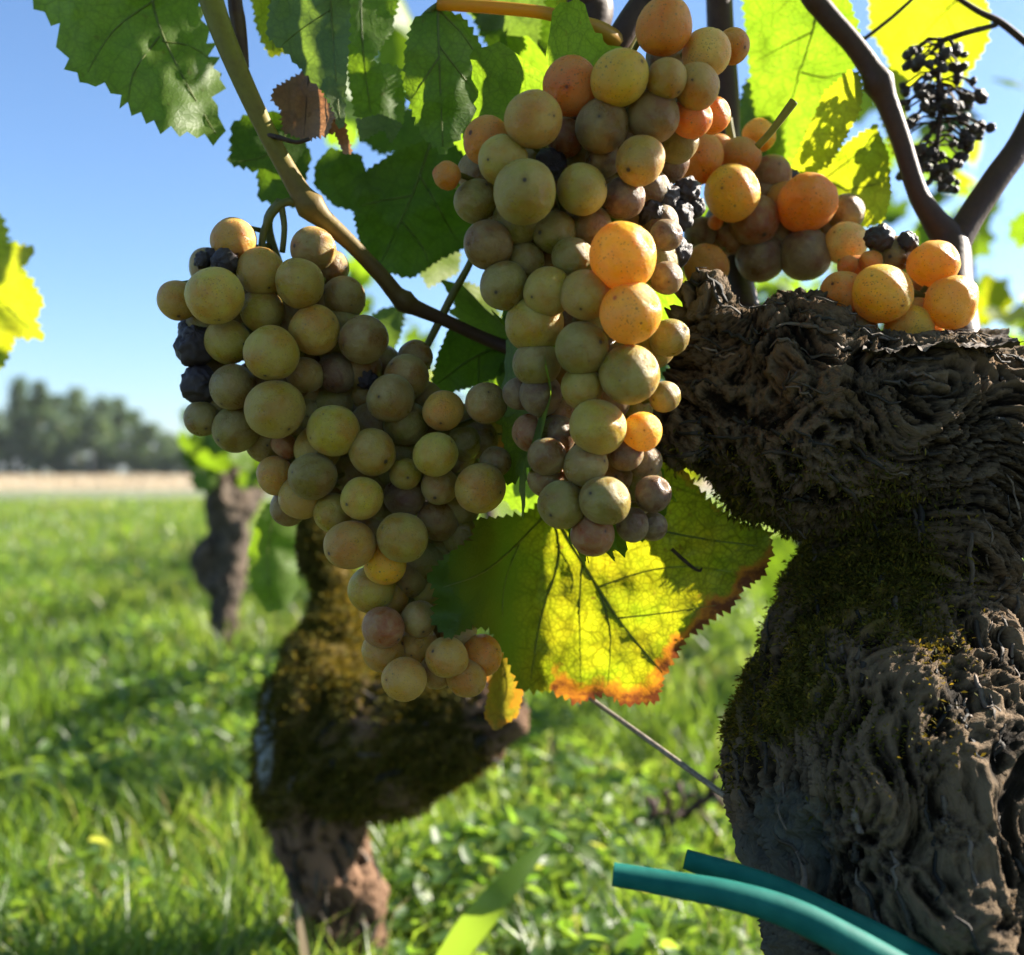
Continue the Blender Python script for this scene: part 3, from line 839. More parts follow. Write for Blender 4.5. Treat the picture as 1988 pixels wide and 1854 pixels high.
def leaf(pts, dep, mat, parent, veins=(), teeth=9.0, step=13.0, grid=13.0, wave=0.0045, pucker=0.0012, label=None, seed=0, brown=None, vein_r=0.0006, name='leaf', veinmat='vein', smooth_edge=False):
    """blade traced as a 2-D outline, set at its own depth `dep(u,v)` (metres), with toothed margin, relief and raised veins"""
    r = np.random.default_rng(seed+5)
    cl = [np.asarray(p, dtype=float) for p in pts]
    cl = cl+[cl[0]]
    o = []
    for i in range(len(cl)-1):
        a, b = cl[i], cl[i+1]
        L = np.hypot(*(b-a)); k = max(1, int(round(L/step)))
        for s in range(k):
            o.append(a+(b-a)*s/k)
    o = np.array(o)
    area = 0.5*np.sum(o[:, 0]*np.roll(o[:, 1], -1)-np.roll(o[:, 0], -1)*o[:, 1])
    tg_ = np.roll(o, -1, 0)-np.roll(o, 1, 0)
    tg_ /= (np.hypot(tg_[:, 0], tg_[:, 1])[:, None]+1e-9)
    nr = np.stack([tg_[:, 1], -tg_[:, 0]], 1)*(1 if area > 0 else -1)
    fine = []
    for i in range(len(o)):
        amp = teeth*r.uniform(0.35, 1.25)
        p, q = o[i], o[(i+1) % len(o)]
        p = p+(q-p)*r.uniform(-.28, .28)
        fine.append(p-nr[i]*amp*0.25)
        fine.append(p+(q-p)*0.62+nr[i]*amp*0.75)
    fine = np.array(fine)
    lo, hi = fine.min(0), fine.max(0)
    gx, gy = np.meshgrid(np.arange(lo[0], hi[0], grid), np.arange(lo[1], hi[1], grid))
    gp = np.stack([gx.ravel(), gy.ravel()], 1)+r.uniform(-.3, .3, (gx.size, 2))*grid
    dd = in_poly_dist(gp, fine)
    gp = gp[dd > grid*0.45]
    nb = len(fine)
    vin = [Vector(x) for x in fine]+[Vector(x) for x in gp]
    ed = [(i, (i+1) % nb) for i in range(nb)]
    vo, eo, fo, *_ = delaunay_2d_cdt(vin, ed, [], 1, 1e-4)
    q = np.array([tuple(x) for x in vo])
    de = in_poly_dist(q, o)
    vd = np.full(len(q), 60.0)
    vp = []
    for vl in veins:
        w0 = vl[0] if isinstance(vl[0], (int, float)) else 1.0
        pl = vl[1:] if isinstance(vl[0], (int, float)) else vl
        c = np.array(catmull(pl, 5)); vp.append((w0, c))
        vd = np.minimum(vd, seg_dist(q, c[:-1], c[1:]))
    dbase = np.array([dep(a, b) for a, b in q])
    wv = pn(np.stack([q[:, 0]/95, q[:, 1]/95, np.full(len(q), seed*3.3)], 1))*wave+pn(np.stack([q[:, 0]/38, q[:, 1]/38, np.full(len(q), seed*1.7+9)], 1))*wave*0.45
    dfin = dbase+wv-pucker*(1-np.exp(-vd/14.0))
    W3 = np.array([tuple(P(a, b, d)) for (a, b), d in zip(q, dfin)])
    dm = float(dbase.mean()); pxm = dm/F_*1000
    if brown is None: edge = np.full(len(q), 1.0)
    else:
        bb = np.array([brown(a, b) for a, b in q])
        edge = np.clip(de*pxm/11.0+bb, 0, 1)+np.clip(bb-1, 0, 1)
    cen = (W3.min(0)+W3.max(0))/2
    me = bpy.data.meshes.new(name)
    me.from_pydata((W3-cen).tolist(), [], [tuple(f) for f in fo]); me.shade_smooth()
    set_attr(me, 'edge', edge); set_attr(me, 'vein', vd*pxm/1.6)
    uvl = me.uv_layers.new(name='UVMap')
    li = np.zeros(len(me.loops), dtype=np.int32); me.loops.foreach_get('vertex_index', li)
    uvl.data.foreach_set('uv', ((q*dm/F_)[li]).astype(np.float32).ravel())
    me.materials.append(mat)
    ob = bpy.data.objects.new(name, me); link(ob, parent, cen)
    if label: ob['label'] = label
    if vp:
        mb = MB()
        for w0, c in vp:
            n = len(c)
            pts3 = []
            for (a, b) in c:
                dv = dep(a, b)
                ww = pn(np.array([[a/95, b/95, seed*3.3]]))[0]*wave+pn(np.array([[a/38, b/38, seed*1.7+9]]))[0]*wave*0.45
                pts3.append(P(a, b, dv+ww-0.0003))
            mb.tube(pts3, [vein_r*w0*(1-0.72*i/(n-1)) for i in range(n)], 6)
        mb.build('vein', M[veinmat], ob)
    return ob

def pl(d0, u0, v0, du=0.0, dv=0.0, bow=0.0, r0=120.0):
    return lambda u, v: d0+(u-u0)*du/100+(v-v0)*dv/100+bow*(((u-u0)/r0)**2)

# the big yellow leaf with browning margin
def depY(u, v):
    base = 0.424-(u-1060)*0.00008+(v-1150)*0.00002
    t = max(0.0, min(1.0, (1070-u)/215.0))
    return base-0.090*t*t*(3-2*t)
def brY(u, v):
    # only the right and lower margins have withered
    right = (u-1060)/380.0
    low = (v-1180)/160.0
    k = max(min(right, 1)*min(1, max(0, (v-1050)/130)), low)
    k2 = 0.28*math.sin(u*.021+v*.013)+0.22*math.sin(u*.05-v*.03)
    return 0.62-0.95*max(0.0, min(1.0, k+k2*.9)) if u > 1070 else 1.0+max(0, (1050-u)/70.0)
leafY = leaf([(1040, 985), (1010, 1000), (960, 1005), (925, 1008), (915, 1050), (870, 1075), (828, 1120), (850, 1160), (838, 1205), (870, 1240), (920, 1215), (950, 1222), (985, 1280), (1010, 1340), (1075, 1342), (1120, 1365), (1170, 1345), (1215, 1368), (1275, 1362), (1290, 1310), (1330, 1240), (1390, 1195), (1420, 1180), (1445, 1140), (1480, 1120), (1500, 1070), (1495, 1030), (1440, 1015), (1395, 985), (1370, 965), (1330, 915), (1300, 880), (1220, 860), (1120, 900)],
    depY, M['leaf_yellow'], vineR,
    veins=[(1.5, (1070, 985), (1097, 1037), (1160, 1140), (1210, 1215), (1285, 1305)), (1.1, (1070, 985), (1085, 1080), (1050, 1200), (1030, 1320)),
           (1.0, (1070, 985), (1010, 1050), (940, 1110), (860, 1140)), (1.1, (1070, 985), (1200, 1010), (1330, 1040), (1470, 1060)),
           (0.7, (1130, 1095), (1125, 1180), (1128, 1330)), (0.7, (1165, 1150), (1185, 1230), (1180, 1330)), (0.6, (1200, 1200), (1290, 1190), (1390, 1175)),
           (0.6, (1160, 1140), (1250, 1110), (1330, 1100), (1420, 1110)), (0.6, (1080, 1060), (1110, 1110), (1110, 1150)), (0.6, (1010, 1050), (980, 1130), (975, 1200))],
    teeth=11, step=15, grid=11, wave=0.005, seed=3, brown=brY, vein_r=0.0007, label='large yellow vine leaf with orange brown withered margin')

GR = 'leaf_green'
L = leaf
# top-left big leaf
L([(60, -5), (115, 60), (125, 110), (165, 165), (200, 160), (250, 205), (300, 240), (365, 258), (430, 272), (428, 230), (412, 195), (432, 160), (410, 110), (395, 40), (380, -40), (330, -140), (200, -160), (90, -90)],
  pl(.40, 250, 100, .004, -.006, .006), M['leaf_green'], vineR, veins=[(1.2, (285, -120), (300, 20), (350, 140), (420, 262)), (.7, (300, 0), (220, 60), (170, 140)), (.7, (310, 70), (260, 140), (250, 195)), (.7, (315, 80), (370, 90), (415, 120))], teeth=19, step=36, seed=11, wave=.006, label='broad toothed green leaf against the blue sky')
L([(485, -20), (500, 60), (525, 112), (556, 100), (575, 40), (570, -30)], pl(.43, 530, 50), M['leaf_lime'], vineR, veins=[(.8, (525, -20), (530, 100))], seed=12, teeth=7)
L([(530, -30), (517, 70), (560, 105), (575, 125), (600, 150), (640, 190), (655, 245), (668, 250), (672, 160), (678, 60), (680, -30)], pl(.385, 600, 80, -.012, 0, .004, 60), M['leaf_grey'], vineR, veins=[(.8, (640, -30), (648, 100), (660, 235)), (.5, (640, 20), (580, 60), (545, 90))], seed=13, teeth=6, step=18, label='grey-green leaf hanging folded beside the cane')
L([(676, -30), (672, 60), (676, 150), (690, 228), (740, 235), (782, 240), (788, 190), (775, 130), (720, 120), (760, 60), (780, -30)], pl(.42, 730, 100, .01), M['leaf_green'], vineR, veins=[(.8, (700, -20), (705, 100), (720, 220))], seed=14, teeth=6)
L([(850, 12), (800, 40), (785, 110), (788, 180), (800, 215), (820, 265), (862, 300), (895, 262), (945, 212), (965, 205), (935, 150), (945, 125), (930, 80), (900, 35)], pl(.392, 860, 150, .006, .004, .004), M['leaf_green'], vineR, veins=[(1.1, (850, 15), (852, 100), (860, 285)), (.8, (850, 18), (900, 70), (940, 130)), (.7, (853, 90), (900, 150), (940, 200)), (.7, (853, 110), (820, 160), (800, 190))], seed=15, teeth=8, step=17, label='green leaf hanging from the orange leaf stalk')
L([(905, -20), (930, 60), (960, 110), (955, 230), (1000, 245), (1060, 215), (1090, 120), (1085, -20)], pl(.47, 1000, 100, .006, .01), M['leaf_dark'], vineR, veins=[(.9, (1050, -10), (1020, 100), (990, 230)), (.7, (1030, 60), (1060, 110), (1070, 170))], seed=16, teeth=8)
L([(960, -30), (905, 20), (940, 60), (985, 55), (1000, 110), (1045, 80), (1060, -30)], pl(.455, 980, 40, -.01, .01), M['leaf_grey'], vineR, seed=17, teeth=8)
L([(1085, -20), (1075, 60), (1085, 130), (1100, 100), (1108, 40), (1112, -20)], pl(.44, 1095, 60), M['leaf_lime'], vineR, seed=18, teeth=5, step=9)
# mid-left leaves
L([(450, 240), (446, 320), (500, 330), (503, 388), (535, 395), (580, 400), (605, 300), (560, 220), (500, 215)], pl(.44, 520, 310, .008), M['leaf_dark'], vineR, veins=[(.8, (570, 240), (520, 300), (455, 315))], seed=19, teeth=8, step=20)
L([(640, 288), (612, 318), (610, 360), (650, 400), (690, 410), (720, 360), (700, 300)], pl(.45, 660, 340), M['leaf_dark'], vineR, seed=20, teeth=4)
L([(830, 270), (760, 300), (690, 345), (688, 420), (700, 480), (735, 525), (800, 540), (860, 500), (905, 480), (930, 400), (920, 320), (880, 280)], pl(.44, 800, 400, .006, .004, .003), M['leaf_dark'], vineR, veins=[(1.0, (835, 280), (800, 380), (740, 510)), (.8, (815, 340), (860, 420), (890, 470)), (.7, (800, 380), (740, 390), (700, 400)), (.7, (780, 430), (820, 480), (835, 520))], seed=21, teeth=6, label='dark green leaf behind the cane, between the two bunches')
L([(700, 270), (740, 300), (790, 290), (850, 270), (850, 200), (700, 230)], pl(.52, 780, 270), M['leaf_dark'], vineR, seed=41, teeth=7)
L([(535, 170), (525, 190), (545, 215), (550, 255), (590, 272), (635, 262), (650, 225), (625, 180), (610, 150), (590, 138)], lambda u, v: .388+.012*math.sin((u-530)/25.0), M['leaf_dry'], vineR, veins=[(.8, (600, 145), (590, 265))], seed=22, teeth=7, step=10, wave=.008, label='curled brown dead leaf caught under the grey-green leaf', veinmat='stem_brown')
L([(640, 220), (630, 262), (650, 258), (668, 300), (684, 298), (672, 250), (665, 220)], pl(.392, 660, 260, -.02), M['leaf_dry'], vineR, seed=23, teeth=4, step=9, wave=.004)
L([(690, 232), (700, 275), (745, 250), (760, 280), (782, 240), (740, 222)], pl(.405, 730, 250, .02), M['leaf_grey'], vineR, seed=24, teeth=4, step=10)
# between the bunches
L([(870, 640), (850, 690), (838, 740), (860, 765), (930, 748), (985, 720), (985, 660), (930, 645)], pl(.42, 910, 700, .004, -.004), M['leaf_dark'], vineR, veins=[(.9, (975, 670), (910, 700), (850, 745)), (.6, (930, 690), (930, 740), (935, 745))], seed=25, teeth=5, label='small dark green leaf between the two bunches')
L([(812, 520), (840, 498), (870, 485), (895, 490), (890, 530), (860, 545), (830, 560)], pl(.50, 850, 520, .03), M['leaf_lime'], vineR, seed=26, teeth=6, step=10)
L([(890, 560), (905, 545), (935, 560), (965, 600), (975, 650), (930, 640), (900, 600)], pl(.50, 930, 600, .02), M['leaf_lime'], vineR, seed=27, teeth=6, step=11)
L([(690, 640), (740, 600), (790, 590), (775, 660), (750, 700), (700, 720)], pl(.50, 740, 650), M['leaf_grey'], vineR, seed=28, teeth=6)
L([(880, 820), (930, 800), (985, 800), (1005, 830), (1000, 870), (955, 875), (900, 860)], pl(.385, 940, 840, .01), M['leaf_rust'], vineR, veins=[(.7, (995, 845), (940, 840), (890, 835))], seed=29, teeth=6, step=11, brown=lambda u, v: .2+.3*(980-u)/100, label='small yellow and red leaf wedged between the bunches')
# small orange leaf under bunch at the mossy arm
L([(940, 1235), (985, 1275), (1018, 1330), (1005, 1390), (960, 1420), (940, 1390), (950, 1330), (925, 1280)], lambda u, v: .43+.010*math.cos((u-975)/22.0), M['leaf_rust'], vineR, veins=[(.7, (955, 1250), (985, 1320), (970, 1410))], seed=30, teeth=4, step=12, brown=lambda u, v: .35, label='curled orange and green leaf by the end of mossy arm')
# right hand leaves behind the orange berries
L([(1440, -30), (1452, 110), (1460, 180), (1475, 260), (1500, 330), (1550, 320), (1580, 230), (1640, 150), (1680, 100), (1640, -30)], pl(.475, 1540, 120, -.010, .012), M['leaf_green'], vineR, veins=[(1.0, (1600, -20), (1560, 120), (1500, 310)), (.7, (1580, 60), (1520, 90), (1465, 120)), (.7, (1555, 140), (1600, 150), (1640, 140))], seed=31, teeth=9, step=18, label='green leaf with pale glare behind the orange berries')
L([(1670, 145), (1650, 135), (1600, 180), (1570, 250), (1535, 330), (1560, 345), (1610, 320), (1640, 270), (1668, 220), (1675, 180)], lambda u, v: .445-.00022*(u-1600), M['leaf_lime'], vineR, seed=32, teeth=7, step=12, label='bright sunlit yellow leaf fold behind the berries')
L([(1700, 240), (1640, 280), (1600, 320), (1545, 335), (1540, 370), (1600, 400), (1680, 442), (1715, 430), (1730, 380), (1725, 300)], pl(.462, 1650, 350, -.020, -.006), M['leaf_lime'], vineR, veins=[(.9, (1545, 350), (1630, 360), (1700, 430)), (.7, (1590, 355), (1650, 310), (1700, 270)), (.6, (1640, 370), (1690, 360), (1720, 350))], seed=33, teeth=6, step=14, label='bright lime leaf beside the forked cane')
L([(1685, -30), (1690, 60), (1720, 110), (1745, 180), (1790, 150), (1860, 170), (1915, 90), (1925, 30), (1900, -30)], pl(.56, 1800, 60, -.014, .01), M['leaf_lime'], vineR, veins=[(.9, (1880, -20), (1800, 60), (1740, 160)), (.7, (1840, 30), (1860, 90), (1850, 150))], seed=34, teeth=9, step=18, label='large yellow-green leaf behind the dried bunch')
L([(1450, 150), (1425, 240), (1440, 330), (1480, 345), (1520, 300), (1500, 180)], pl(.50, 1470, 250, .01), M['leaf_dark'], vineR, seed=35, teeth=7)
L([(1720, 130), (1700, 200), (1735, 300), (1760, 220), (1760, 150)], pl(.55, 1730, 200, .01), M['leaf_lime'], vineR, seed=36, teeth=7)
# leaf by the left trunk
L([(520, 975), (500, 1010), (482, 1070), (490, 1140), (520, 1190), (555, 1180), (580, 1140), (570, 1060), (575, 1010), (545, 985)], pl(.62, 530, 1080, .01, .0, .006, 60), M['leaf_green'], vineL, veins=[(.9, (535, 985), (520, 1070), (525, 1180))], seed=37, teeth=5, label='single green leaf hanging beside the mossy trunk')
L([(1480, 1045), (1530, 1040), (1556, 1080), (1558, 1150), (1530, 1190), (1490, 1170), (1470, 1100)], pl(.75, 1515, 1110), M['leaf_green'], vineR, seed=38, teeth=8)
# leaf at the left edge of the picture: from another shoot
lf = leaf([(-60, 380), (5, 420), (18, 470), (70, 482), (60, 500), (45, 520), (85, 585), (70, 620), (86, 660), (30, 655), (5, 715), (-60, 740), (-110, 600)], lambda u, v: .60-.00018*(u+50), M['leaf_lime'], None, veins=[(1.0, (-90, 450), (-20, 560), (60, 640)), (.7, (-60, 490), (0, 480), (60, 488))], seed=39, teeth=9, step=18, wave=.01, name='vine_leaf', brown=None)
tag(lf, 'yellow-green vine leaf reaching in at the left edge against sky', 'leaf')

# generic leaf for foliage that is far, blurred or overhead
def generic_leaf():
    pts = []
    for (a, r_) in ((-90, .12), (-60, .62), (-42, .80), (-20, .68), (-8, .72), (5, 0.95), (18, .74), (32, .78), (55, .98), (70, .80), (80, .92), (90, 1.15)):
        pts.append((math.cos(math.radians(a))*r_, math.sin(math.radians(a))*r_))
    pts = pts+[(-x, y) for x, y in reversed(pts[1:-1])]
    fine = []
    for i in range(len(pts)):
        a = Vector(pts[i]); b = Vector(pts[(i+1) % len(pts)])
        for k in range(3):
            q = a.lerp(b, k/3); fine.append(q*(1.0 if k % 2 == 0 else 1.06))
    lo = [Vector((x, y)) for x in np.arange(-1, 1.01, .2) for y in np.arange(-1, 1.2, .2)]
    arr = np.array([tuple(f) for f in fine]); lo = [q for q, dd in zip(lo, in_poly_dist(np.array([tuple(q) for q in lo]), arr)) if dd > .08]
    vo, eo, fo, *_ = delaunay_2d_cdt(fine+lo, [(i, (i+1) % len(fine)) for i in range(len(fine))], [], 1, 1e-5)
    q = np.array([tuple(x) for x in vo])
    z = -0.22*np.abs(q[:, 0])**1.5+0.10*pn(np.stack([q[:, 0]*2, q[:, 1]*2, np.zeros(len(q))], 1))-0.12*q[:, 1]**2
    me = bpy.data.meshes.new('generic_leaf')
    me.from_pydata(np.stack([q[:, 0], q[:, 1], z], 1).tolist(), [], [tuple(f) for f in fo]); me.shade_smooth()
    vd = np.minimum(np.abs(q[:, 0]), seg_dist(q, np.array([[0, -.1], [0, -.1], [0, -.1], [0, -.1]]), np.array([[.8, .6], [-.8, .6], [.7, -.4], [-.7, -.4]])))
    set_attr(me, 'edge', np.full(len(q), 1.0)); set_attr(me, 'vein', vd*18)
    uvl = me.uv_layers.new(name='UVMap')
    li = np.zeros(len(me.loops), dtype=np.int32); me.loops.foreach_get('vertex_index', li)
    uvl.data.foreach_set('uv', (q*0.05)[li].astype(np.float32).ravel())
    return me
GL = generic_leaf()
GLM = {}
for k in ('leaf_green', 'leaf_dark', 'leaf_lime', 'leaf_grey'):
    m2 = GL.copy(); m2.materials.append(M[k]); GLM[k] = m2
def put_leaf(parent, pos, size, rs, mat='leaf_green', face=None, spread=0.7):
    o = bpy.data.objects.new('leaf', GLM[mat])
    link(o, parent, pos)
    f = Vector(face) if face is not None else Vector((rs.normal(), rs.normal(), 0.6))
    f = (f.normalized()+Vector(rs.normal(0, 1, 3))*spread*0.5).normalized()
    q = f.to_track_quat('Z', 'Y')
    q = q @ Matrix.Rotation(rs.uniform(2.2, 4.0), 3, 'Z').to_quaternion()
    o.rotation_mode = 'QUATERNION'; o.rotation_quaternion = q
    o.scale = (size, size, size)
    return o

rs = np.random.default_rng(77)
rowdir0 = Vector((-0.385, 0.923, 0))
# leaves of the slim vine, seen round its head
for (u, v, s) in ((372, 805, .030), (400, 850, .045), (380, 880, .04), (415, 895, .045), (440, 862, .05), (470, 870, .045), (395, 925, .035), (500, 880, .05), (365, 850, .03), (425, 830, .05), (480, 920, .035), (520, 905, .05), (450, 800, .05), (500, 830, .05)):
    put_leaf(vineF, P(u, v, 2.05+rs.uniform(-.1, .15)), s, rs, ['leaf_green', 'leaf_green', 'leaf_dark'][int(rs.integers(0, 3))], (0, -1, .3), .9)
# canopy of the slim vine out of frame / hidden: part of its shade
for k in range(26):
    p = Vector((rs.uniform(-.75, -.2), rs.uniform(1.9, 2.5), rs.uniform(.52, .85)))
    uu, vv = screen(np.array([tuple(p)]))
    if uu[0] > 560: put_leaf(vineF, p, .05, rs, 'leaf_green')
# hidden leaves added to the near vine behind the bunches, to cast shade
def shade_at(target, t0, t1, n, rad, box, size):
    c = P(*target)
    for k in range(n):
        p = c+TOSUN*rs.uniform(t0, t1)+Vector(rs.uniform(-rad, rad, 3))
        uu, vv = screen(np.array([tuple(p)]))
        if box[0] < uu[0] < box[1] and box[2] < vv[0] < box[3]: put_leaf(vineR, p, size, rs, 'leaf_green', TOSUN, .6)
def shade_leaves(target_u, target_v, target_d, t0, t1, n, rad, size=.042, mat='leaf_green'):
    c = P(target_u, target_v, target_d)
    for k in range(n):
        t = rs.uniform(t0, t1)
        p = c+TOSUN*t+Vector((rs.uniform(-rad, rad), rs.uniform(-rad, rad), rs.uniform(-rad, rad)))
        uu, vv = screen(np.array([tuple(p)]))
        if not (980 < uu[0] < 1230 and 120 < vv[0] < 900): continue
        put_leaf(vineR, p, size, rs, mat, TOSUN, .9)
shade_leaves(520, 620, .37, .11, .22, 26, .05)
shade_leaves(700, 900, .37, .10, .20, 26, .05)

shade_at((925, 1120, .355), .045, .085, 14, .012, (1080, 1250, 880, 1000), .020)

# the near row's own canopy above the picture
for k in range(210):
    t = rs.uniform(-.75, 1.7)
    p = Vector((0.13, 0.35, 0))+rowdir0*t+Vector((0.923, 0.385, 0))*rs.normal(-.03, .17)+Vector((0, 0, rs.uniform(.70, 1.15)))
    if p.y < .12 and p.z < .75: continue
    uu, vv = screen(np.array([tuple(p)]))
    if -150 < vv[0] < 1000 and -150 < uu[0] < 2100 and not (640 < uu[0] < 1080 and vv[0] < 330): continue
    put_leaf(vineR if t < .25 else (vineL if t < 1.1 else vineF), p, rs.uniform(.045, .065), rs, 'leaf_green', (rs.normal(0, .5), rs.normal(0, .5), 1), .9)

# next row of vines to the right and behind
rowdir = Vector((-0.385, 0.923, 0)); row0 = Vector((1.6, 0.97, 0))
RL = ['blurred leafy grapevine at the right edge, seen behind the forked cane', 'blurred low grapevine whose leaves show between orange berries and forked cane', 'leafy grapevine of the next row hidden behind the bunches and the leaves']
for i, t in enumerate((1.18, 1.98, 2.8, 3.65, 4.5, 5.5)):
    b = row0+rowdir*t
    v2 = thing('grapevine', b, RL[min(i, 2)], 'grapevine', 'vines of the next row')
    mb = MB()
    pts = [b+Vector((0.02*math.sin(k*1.7+i), 0.02*math.cos(k*2.1), k*.075)) for k in range(8)]
    mb.tube(pts, [.05, .04, .036, .038, .04, .046, .04, .02], 9)
    for s in (-1, 1):
        mb.tube([b+Vector((0, 0, .42)), b+rowdir*s*.16+Vector((0, 0, .52)), b+rowdir*s*.3+Vector((0, 0, .60))], [.035, .026, .014], 8)
    mb.build('trunk', M['stem_brown'], v2)
    for c in range(5):
        s = -0.34+c*.17
        mc = MB(); q0 = b+rowdir*s+Vector((0, 0, .55))
        mc.tube([q0, q0+Vector((rs.uniform(-.06, .06), rs.uniform(-.06, .06), .25)), q0+Vector((rs.uniform(-.1, .1), rs.uniform(-.1, .1), .5))], [.006, .005, .003], 6)
        mc.build('cane', M['stem_brown'], v2)
    for k in range(190 if i < 4 else 80):
        p = b+rowdir*rs.uniform(-.42, .42)+Vector((rs.normal(0, .12), rs.normal(0, .12), rs.uniform(.42, (1.30, .98, 1.25, 1.3, 1.2, 1.1)[i])))
        put_leaf(v2, p, rs.uniform(.045, .07), rs, ['leaf_green', 'leaf_green', 'leaf_lime', 'leaf_dark'][int(rs.integers(0, 4))], None, 1.4)

# ------------------------------------------------------------------ canes
def cane(name, pts, parent, mat, seg=10, nodes=(), tint=None, n=6, label=None):
    """pts: (u, v, depth, radius px)"""
    c = catmull([tuple(P(u, v, d))+(px(r, d),) for (u, v, d, r) in pts], n)
    mb = MB()
    m = len(c)
    rad = [q[3] for q in c]
    for k in nodes:
        i = min(m-1, int(k*n))
        for j, f in ((i-1, 1.15), (i, 1.38), (i+1, 1.18)):
            if 0 <= j < m: rad[j] *= f
    tt = [tint[0]+(tint[1]-tint[0])*i/(m-1) for i in range(m) for _ in range(seg)] if tint else 0.0
    mb.tube([q[:3] for q in c], rad, seg, tint=tt)
    o = mb.build(name, mat, parent)
    if label: o['label'] = label
    return o
cane('cane', [(250, -620, .39, 24), (330, -330, .38, 24), (395, -60, .375, 24), (420, 30, .375, 23), (455, 120, .375, 21), (505, 230, .376, 19), (555, 325, .378, 19), (603, 400, .38, 22), (680, 472, .385, 16), (740, 535, .39, 16), (785, 585, .395, 17), (860, 620, .40, 13), (960, 665, .405, 13), (1060, 700, .40, 14), (1250, 740, .39, 16)], vineR, M['cane'], 12, nodes=(7, 10), tint=(-.25, .95), label='long yellow-green cane turning brown lower down')
cane('cane', [(420, -420, .40, 13), (452, -40, .39, 14), (462, 40, .39, 15), (470, 95, .39, 12), (476, 130, .388, 8)], vineR, M['cane'], 8, tint=(.7, .6))
cane('tendril', [(520, 262, .374, 5), (545, 268, .372, 5), (575, 276, .372, 4), (600, 270, .374, 4)], vineR, M['stem_brown'], 6)
cane('petiole', [(850, 8, .385, 11), (950, 14, .382, 12), (1050, 24, .378, 12), (1120, 42, .375, 13), (1165, 58, .380, 16), (1198, 80, .389, 18)], vineR, M['petiole'], 10, label='orange-yellow leaf stalk')
cane('petiole', [(850, 10, .386, 6), (825, 30, .388, 6), (805, 60, .39, 5)], vineR, M['vein'], 7)
cane('cane', [(1420, -520, .40, 25), (1300, -60, .39, 26), (1245, 10, .39, 25), (1205, 70, .39, 25), (1150, 160, .395, 24), (1120, 300, .40, 22)], vineR, M['cane'], 10, tint=(.9, 1.0), label='dark brown cane behind the top of the middle bunch')
cane('cane', [(1090, -520, .44, 36), (1130, -60, .43, 40), (1150, 20, .43, 42), (1140, 90, .43, 38), (1170, 200, .43, 30)], vineR, M['cane'], 10, tint=(1.0, 1.0))
cane('cane', [(1380, -520, .47, 25), (1395, -40, .46, 26), (1400, 80, .46, 27), (1408, 200, .46, 28), (1412, 330, .46, 28), (1430, 520, .45, 29), (1450, 620, .43, 30)], vineR, M['cane'], 10, nodes=(4,), tint=(.8, .9), label='upright brown cane behind the orange berries')
cane('cane', [(1330, -480, .44, 20), (1545, -60, .43, 20), (1600, 22, .43, 21), (1660, 90, .43, 20), (1705, 160, .43, 22), (1745, 260, .43, 19), (1780, 370, .43, 19), (1812, 425, .43, 24), (1845, 475, .43, 34), (1850, 560, .42, 38), (1870, 700, .40, 40)], vineR, M['cane'], 12, nodes=(4,), tint=(.85, .95), label='left limb of the brown forked cane')
cane('cane', [(2280, -480, .45, 22), (2080, 60, .44, 24), (1995, 255, .437, 24), (1935, 345, .434, 25), (1885, 420, .432, 26), (1850, 480, .43, 30)], vineR, M['cane'], 12, tint=(.9, .95), label='right limb of the brown forked cane')
cane('twig', [(1850, -10, .46, 5), (1900, 22, .46, 6), (1945, 45, .46, 7), (2000, 90, .46, 7)], vineR, M['stem_brown'], 6)
cane('twig', [(1780, -10, .46, 4), (1730, 35, .46, 4), (1675, 78, .46, 4)], vineR, M['stem_brown'], 6)
cane('cut_twig', [(1470, 285, .355, 7), (1495, 258, .352, 7), (1518, 228, .35, 8), (1542, 196, .348, 9)], vineR, M['stem_green'], 8)
cane('petiole', [(820, 690, .40, 7), (850, 630, .40, 8), (880, 570, .40, 8), (908, 520, .40, 7), (925, 480, .40, 6)], vineR, M['stem_green'], 7)
cane('tendril', [(1304, 1066, .398, 4), (1325, 1085, .396, 4), (1345, 1102, .395, 3.5), (1358, 1108, .396, 3), (1362, 1104, .397, 2)], vineR, M['stem_brown'], 6)
w = cane('training_wire', [(1000, 1250, .46, 4), (1155, 1362, .44, 4.5), (1280, 1452, .42, 5.5), (1412, 1548, .40, 6.5), (1500, 1612, .385, 6.5)], None, M['wire'], 7)
tag(w, 'thin straight training wire running from yellow leaf to gnarled trunk', 'wire')

# ------------------------------------------------------------------ grapes
def ball(seed, kind):
    bm = bmesh.new()
    bmesh.ops.create_uvsphere(bm, u_segments=44 if kind == 'raisin' else 28, v_segments=28 if kind == 'raisin' else 18, radius=1.0)
    for v in bm.verts:
        p = v.co.copy()
        n1 = mnoise.noise(p*0.9+Vector((seed*7.1, 0, 0)))
        if kind == 'plump':
            v.co *= 1+0.065*n1
            v.co.z *= 1.0+0.03*math.sin(seed)
        elif kind == 'soft':
            n2 = mnoise.noise(p*2.3+Vector((seed*3.1, 5, 0)))
            v.co *= 1+0.10*n1+0.05*n2
            dent = max(0, p.dot(Vector((0.25, 0.2, 0.95)).normalized())-0.35)
            v.co -= p*dent*0.42
        else:
            n2 = mnoise.noise(p*2.6+Vector((seed*3.1, 5, 0))); n3 = mnoise.noise(p*6+Vector((seed, 2, 9)))
            w_ = math.sin(9*p.z+5*n2+4*n1)*math.cos(6*math.atan2(p.y, p.x)+5*n2)
            v.co *= 1+0.22*n1+0.17*n2+0.05*n3+0.055*w_
    me = bpy.data.meshes.new('grape_'+kind); bm.to_mesh(me); bm.free(); me.shade_smooth()
    me.materials.append(M['raisin'] if kind == 'raisin' else M['grape'])
    return me
